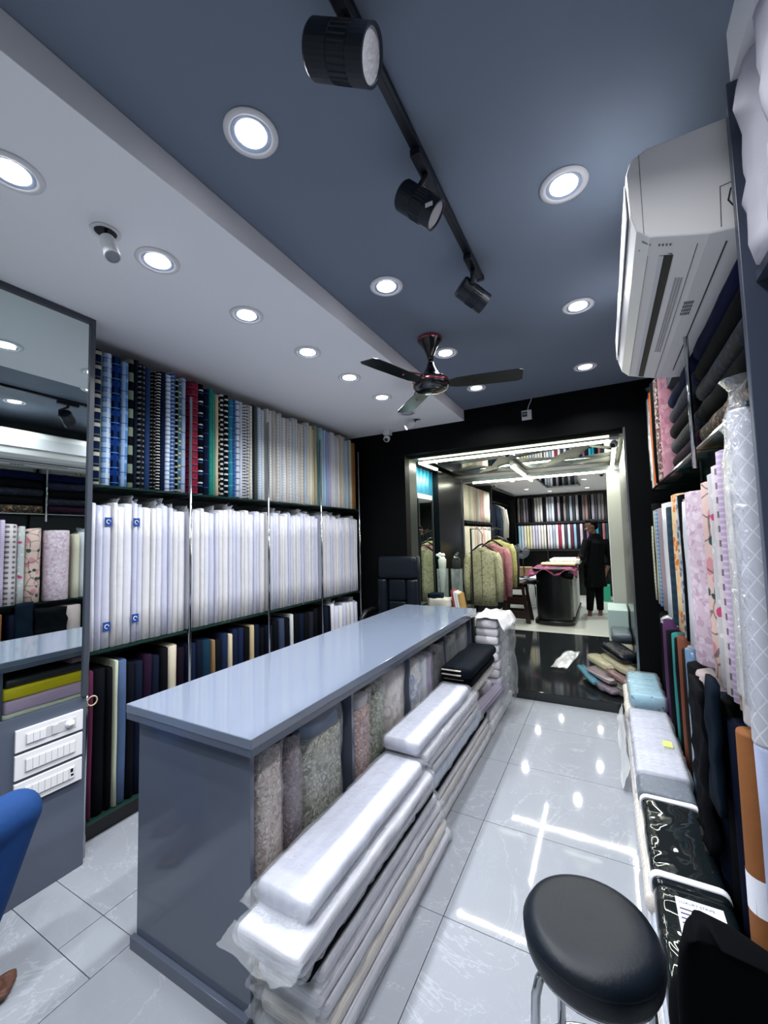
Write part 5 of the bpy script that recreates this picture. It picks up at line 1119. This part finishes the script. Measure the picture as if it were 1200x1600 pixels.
# shop assistant at the cutting table, facing the table (-x), head bent down
P = thing('person', 'person in black tunic and trousers standing at the cutting table', 'person', (-.26, 8.6, .085))
fz = .085; K_ = 1.0
mb = MB()
hip = Vector((-.22, 8.6, 1.0)); chest = Vector((-.17, 8.6, 1.42)); neck = Vector((-.17, 8.6, 1.58))
for s, kx, ax in ((-1, -.30, -.32), (1, -.16, -.15)):
    hx = hip + Vector((.06 * s, .06 * s, -.02)); kn = Vector((kx + .01, 8.6 + .05 * s, .56)); an = Vector((ax, 8.6 + .05 * s, .16))
    mb.tube([hx, hx.lerp(kn, .5), kn, kn.lerp(an, .35), an], [.088, .078, .058, .056, .04], 12); foot(mb, an, (-.85, -.5), 1.0)
mb.tube([hip - Vector((0, 0, .06)), hip, (hip + chest) / 2, chest, chest + Vector((0, 0, .08)), neck], [.12, .145, .135, .15, .11, .055], 16)
mb.tube([neck - Vector((0, 0, .03)), neck + Vector((-.02, -.01, .06))], [.055, .05], 12)
headm(mb, neck + Vector((-.055, -.025, .155)), (-.80, -.38, -.50), (-.42, -.15, .85), 1.02)
sh = [chest + Vector((-.13, -.12, .06)), chest + Vector((.14, .10, .06))]
el = [Vector((-.40, 8.36, 1.17)), Vector((.07, 8.66, 1.13))]; wr = [Vector((-.46, 8.22, 1.15)), Vector((-.02, 8.60, .90))]
for a, b, c in zip(sh, el, wr): mb.tube([a, a.lerp(b, .5), b, b.lerp(c, .4), c], [.058, .05, .042, .04, .027], 12)
hand(mb, wr[0], (-.55, -.75, -.25), 1, (0, 0, 1), 1.0, .35); hand(mb, wr[1], (-.22, -.12, -1), -1, (.8, .3, 0), 1.0, .5)
o = mb.build('body', SKIN, P, smooth=True); remesh(o, .0075, 3)
mb = MB()
mb.tube([Vector((-.20, 8.6, .62)), Vector((-.21, 8.6, .8)), hip, (hip + chest) / 2, chest, chest + Vector((0, 0, .09)), neck + Vector((0, 0, .02))], [.195, .185, .172, .162, .175, .13, .066], 18)
for a, b, c, f in zip(sh, el, wr, (.75, .55)): mb.tube([a, a.lerp(b, .5), b, b.lerp(c, f)], [.078, .07, .062, .056], 12)
mb.tube([el[1].lerp(wr[1], .40), el[1].lerp(wr[1], .55)], [.064, .064], 12)
o = mb.build('tunic', KURTA, P, smooth=True); remesh(o, .011, 3)
mb = MB()
for s, kx, ax in ((-1, -.30, -.32), (1, -.16, -.15)):
    hx = hip + Vector((.06 * s, .06 * s, -.04)); kn = Vector((kx + .01, 8.6 + .05 * s, .56)); an = Vector((ax, 8.6 + .05 * s, .185))
    mb.tube([hx, hx.lerp(kn, .5), kn, kn.lerp(an, .4), an], [.105, .095, .075, .07, .058], 14)
o = mb.build('trousers', TROUS, P, smooth=True); remesh(o, .011, 3)
mb = MB(); hc = neck + Vector((-.055, -.025, .155)); mb.ell(hc + Vector((.025, .012, .052)), (.10, .095, .082), 14, 10); mb.ell(hc + Vector((.055, .03, .0)), (.07, .075, .075), 12, 8); mb.ell(hc + Vector((-.04, -.025, .085)), (.06, .065, .045), 12, 8)
o = mb.build('hair', HAIR, P, smooth=True); remesh(o, .009, 2)
hf = Vector((-.80, -.38, -.50)).normalized(); hu = Vector((-.42, -.15, .85)); hu = (hu - hf * hu.dot(hf)).normalized(); hs = hf.cross(hu); mb = MB()
for q in (-1, 1): mb.tube([hc + hf * .108 + hs * (.033 * q + .024 * math.cos(a)) + hu * (.0 + .018 * math.sin(a)) for a in [2 * math.pi * k / 14 for k in range(15)]], .0025, 5); mb.tube([hc + hf * .106 + hs * .057 * q + hu * .005, hc + hs * .088 * q + hu * .006], .0022, 5)
mb.tube([hc + hf * .11 + hs * -.01 + hu * .004, hc + hf * .11 + hs * .01 + hu * .004], .0022, 5); mb.build('spectacles', M('wire_gold', '#a89a80', .3, .8), P)
# seated customer: only knee and toes reach the picture
round_stool(-2.06, .18, .435, .17, 'round black stool under the seated person in jeans')
P = thing('person', 'seated person in blue jeans and bare feet beside the mirror cabinet', 'person', (-2.06, .3, 0))
hp = Vector((-2.06, .20, .575)); ch = Vector((-2.06, .13, 1.05)); nk = Vector((-2.06, .14, 1.22))
legs = [(Vector((-1.97, .24, .565)), Vector((-1.975, .735, .615)), Vector((-2.0, .575, .10)), (.05, 1, 0)), (Vector((-2.15, .24, .565)), Vector((-2.22, .60, .58)), Vector((-2.22, .46, .10)), (-.05, 1, 0))]
mb = MB()
for a, b, c, fd in legs:
    mb.tube([a, a.lerp(b, .5), b, b.lerp(c, .35), c], [.09, .08, .058, .056, .038], 12); foot(mb, c, fd, 1.05)
mb.tube([hp, hp.lerp(ch, .5), ch, ch + Vector((0, 0, .09)), nk], [.14, .13, .15, .11, .052], 16); mb.tube([nk - Vector((0, 0, .03)), nk + Vector((0, .01, .07))], [.055, .05], 12)
headm(mb, nk + Vector((0, .03, .17)), (.3, .93, -.12), (0, .05, 1), 1.02)
SA = [(ch + Vector((s * .18, 0, .06)), Vector((-2.06 + s * .24, .22, .83)), Vector((-2.06 + s * .13, .42, .70))) for s in (-1, 1)]
for s, (a, b, c) in zip((-1, 1), SA):
    mb.tube([a, a.lerp(b, .5), b, b.lerp(c, .4), c], [.056, .05, .042, .04, .027], 12); hand(mb, c, (-.1 * s, .9, -.25), -s, (0, .2, 1), 1.0, .35)
o = mb.build('body', SKIN, P, smooth=True); remesh(o, .0065, 2)
mb = MB()
for a, b, c, fd in legs:
    mb.tube([hp, a, a.lerp(b, .5), b], [.135, .115, .102, .082], 16); mb.tube([b, b.lerp(c, .45), b.lerp(c, .88)], [.08, .078, .07], 16); mb.ell(b, (.083, .083, .083), 16, 12)
o = mb.build('jeans', JEANS, P, smooth=True); remesh(o, .011, 3)
mb = MB(); mb.tube([hp + Vector((0, 0, .02)), hp.lerp(ch, .5), ch, ch + Vector((0, 0, .10)), nk], [.168, .155, .172, .125, .066], 18)
for a, b, c in SA: mb.tube([a, a.lerp(b, .5), b.lerp(a, .1)], [.076, .07, .064], 12)
o = mb.build('shirt', M('white_shirt', '#b9bcc6', .8, bump=.2, bscale=25), P, smooth=True); remesh(o, .011, 3)
mb = MB(); hc = nk + Vector((0, .03, .17)); mb.ell(hc + Vector((-.008, -.022, .045)), (.09, .10, .085), 14, 10); mb.ell(hc + Vector((-.012, -.05, -.01)), (.078, .062, .07), 12, 8)
o = mb.build('hair', HAIR, P, smooth=True); remesh(o, .009, 2)
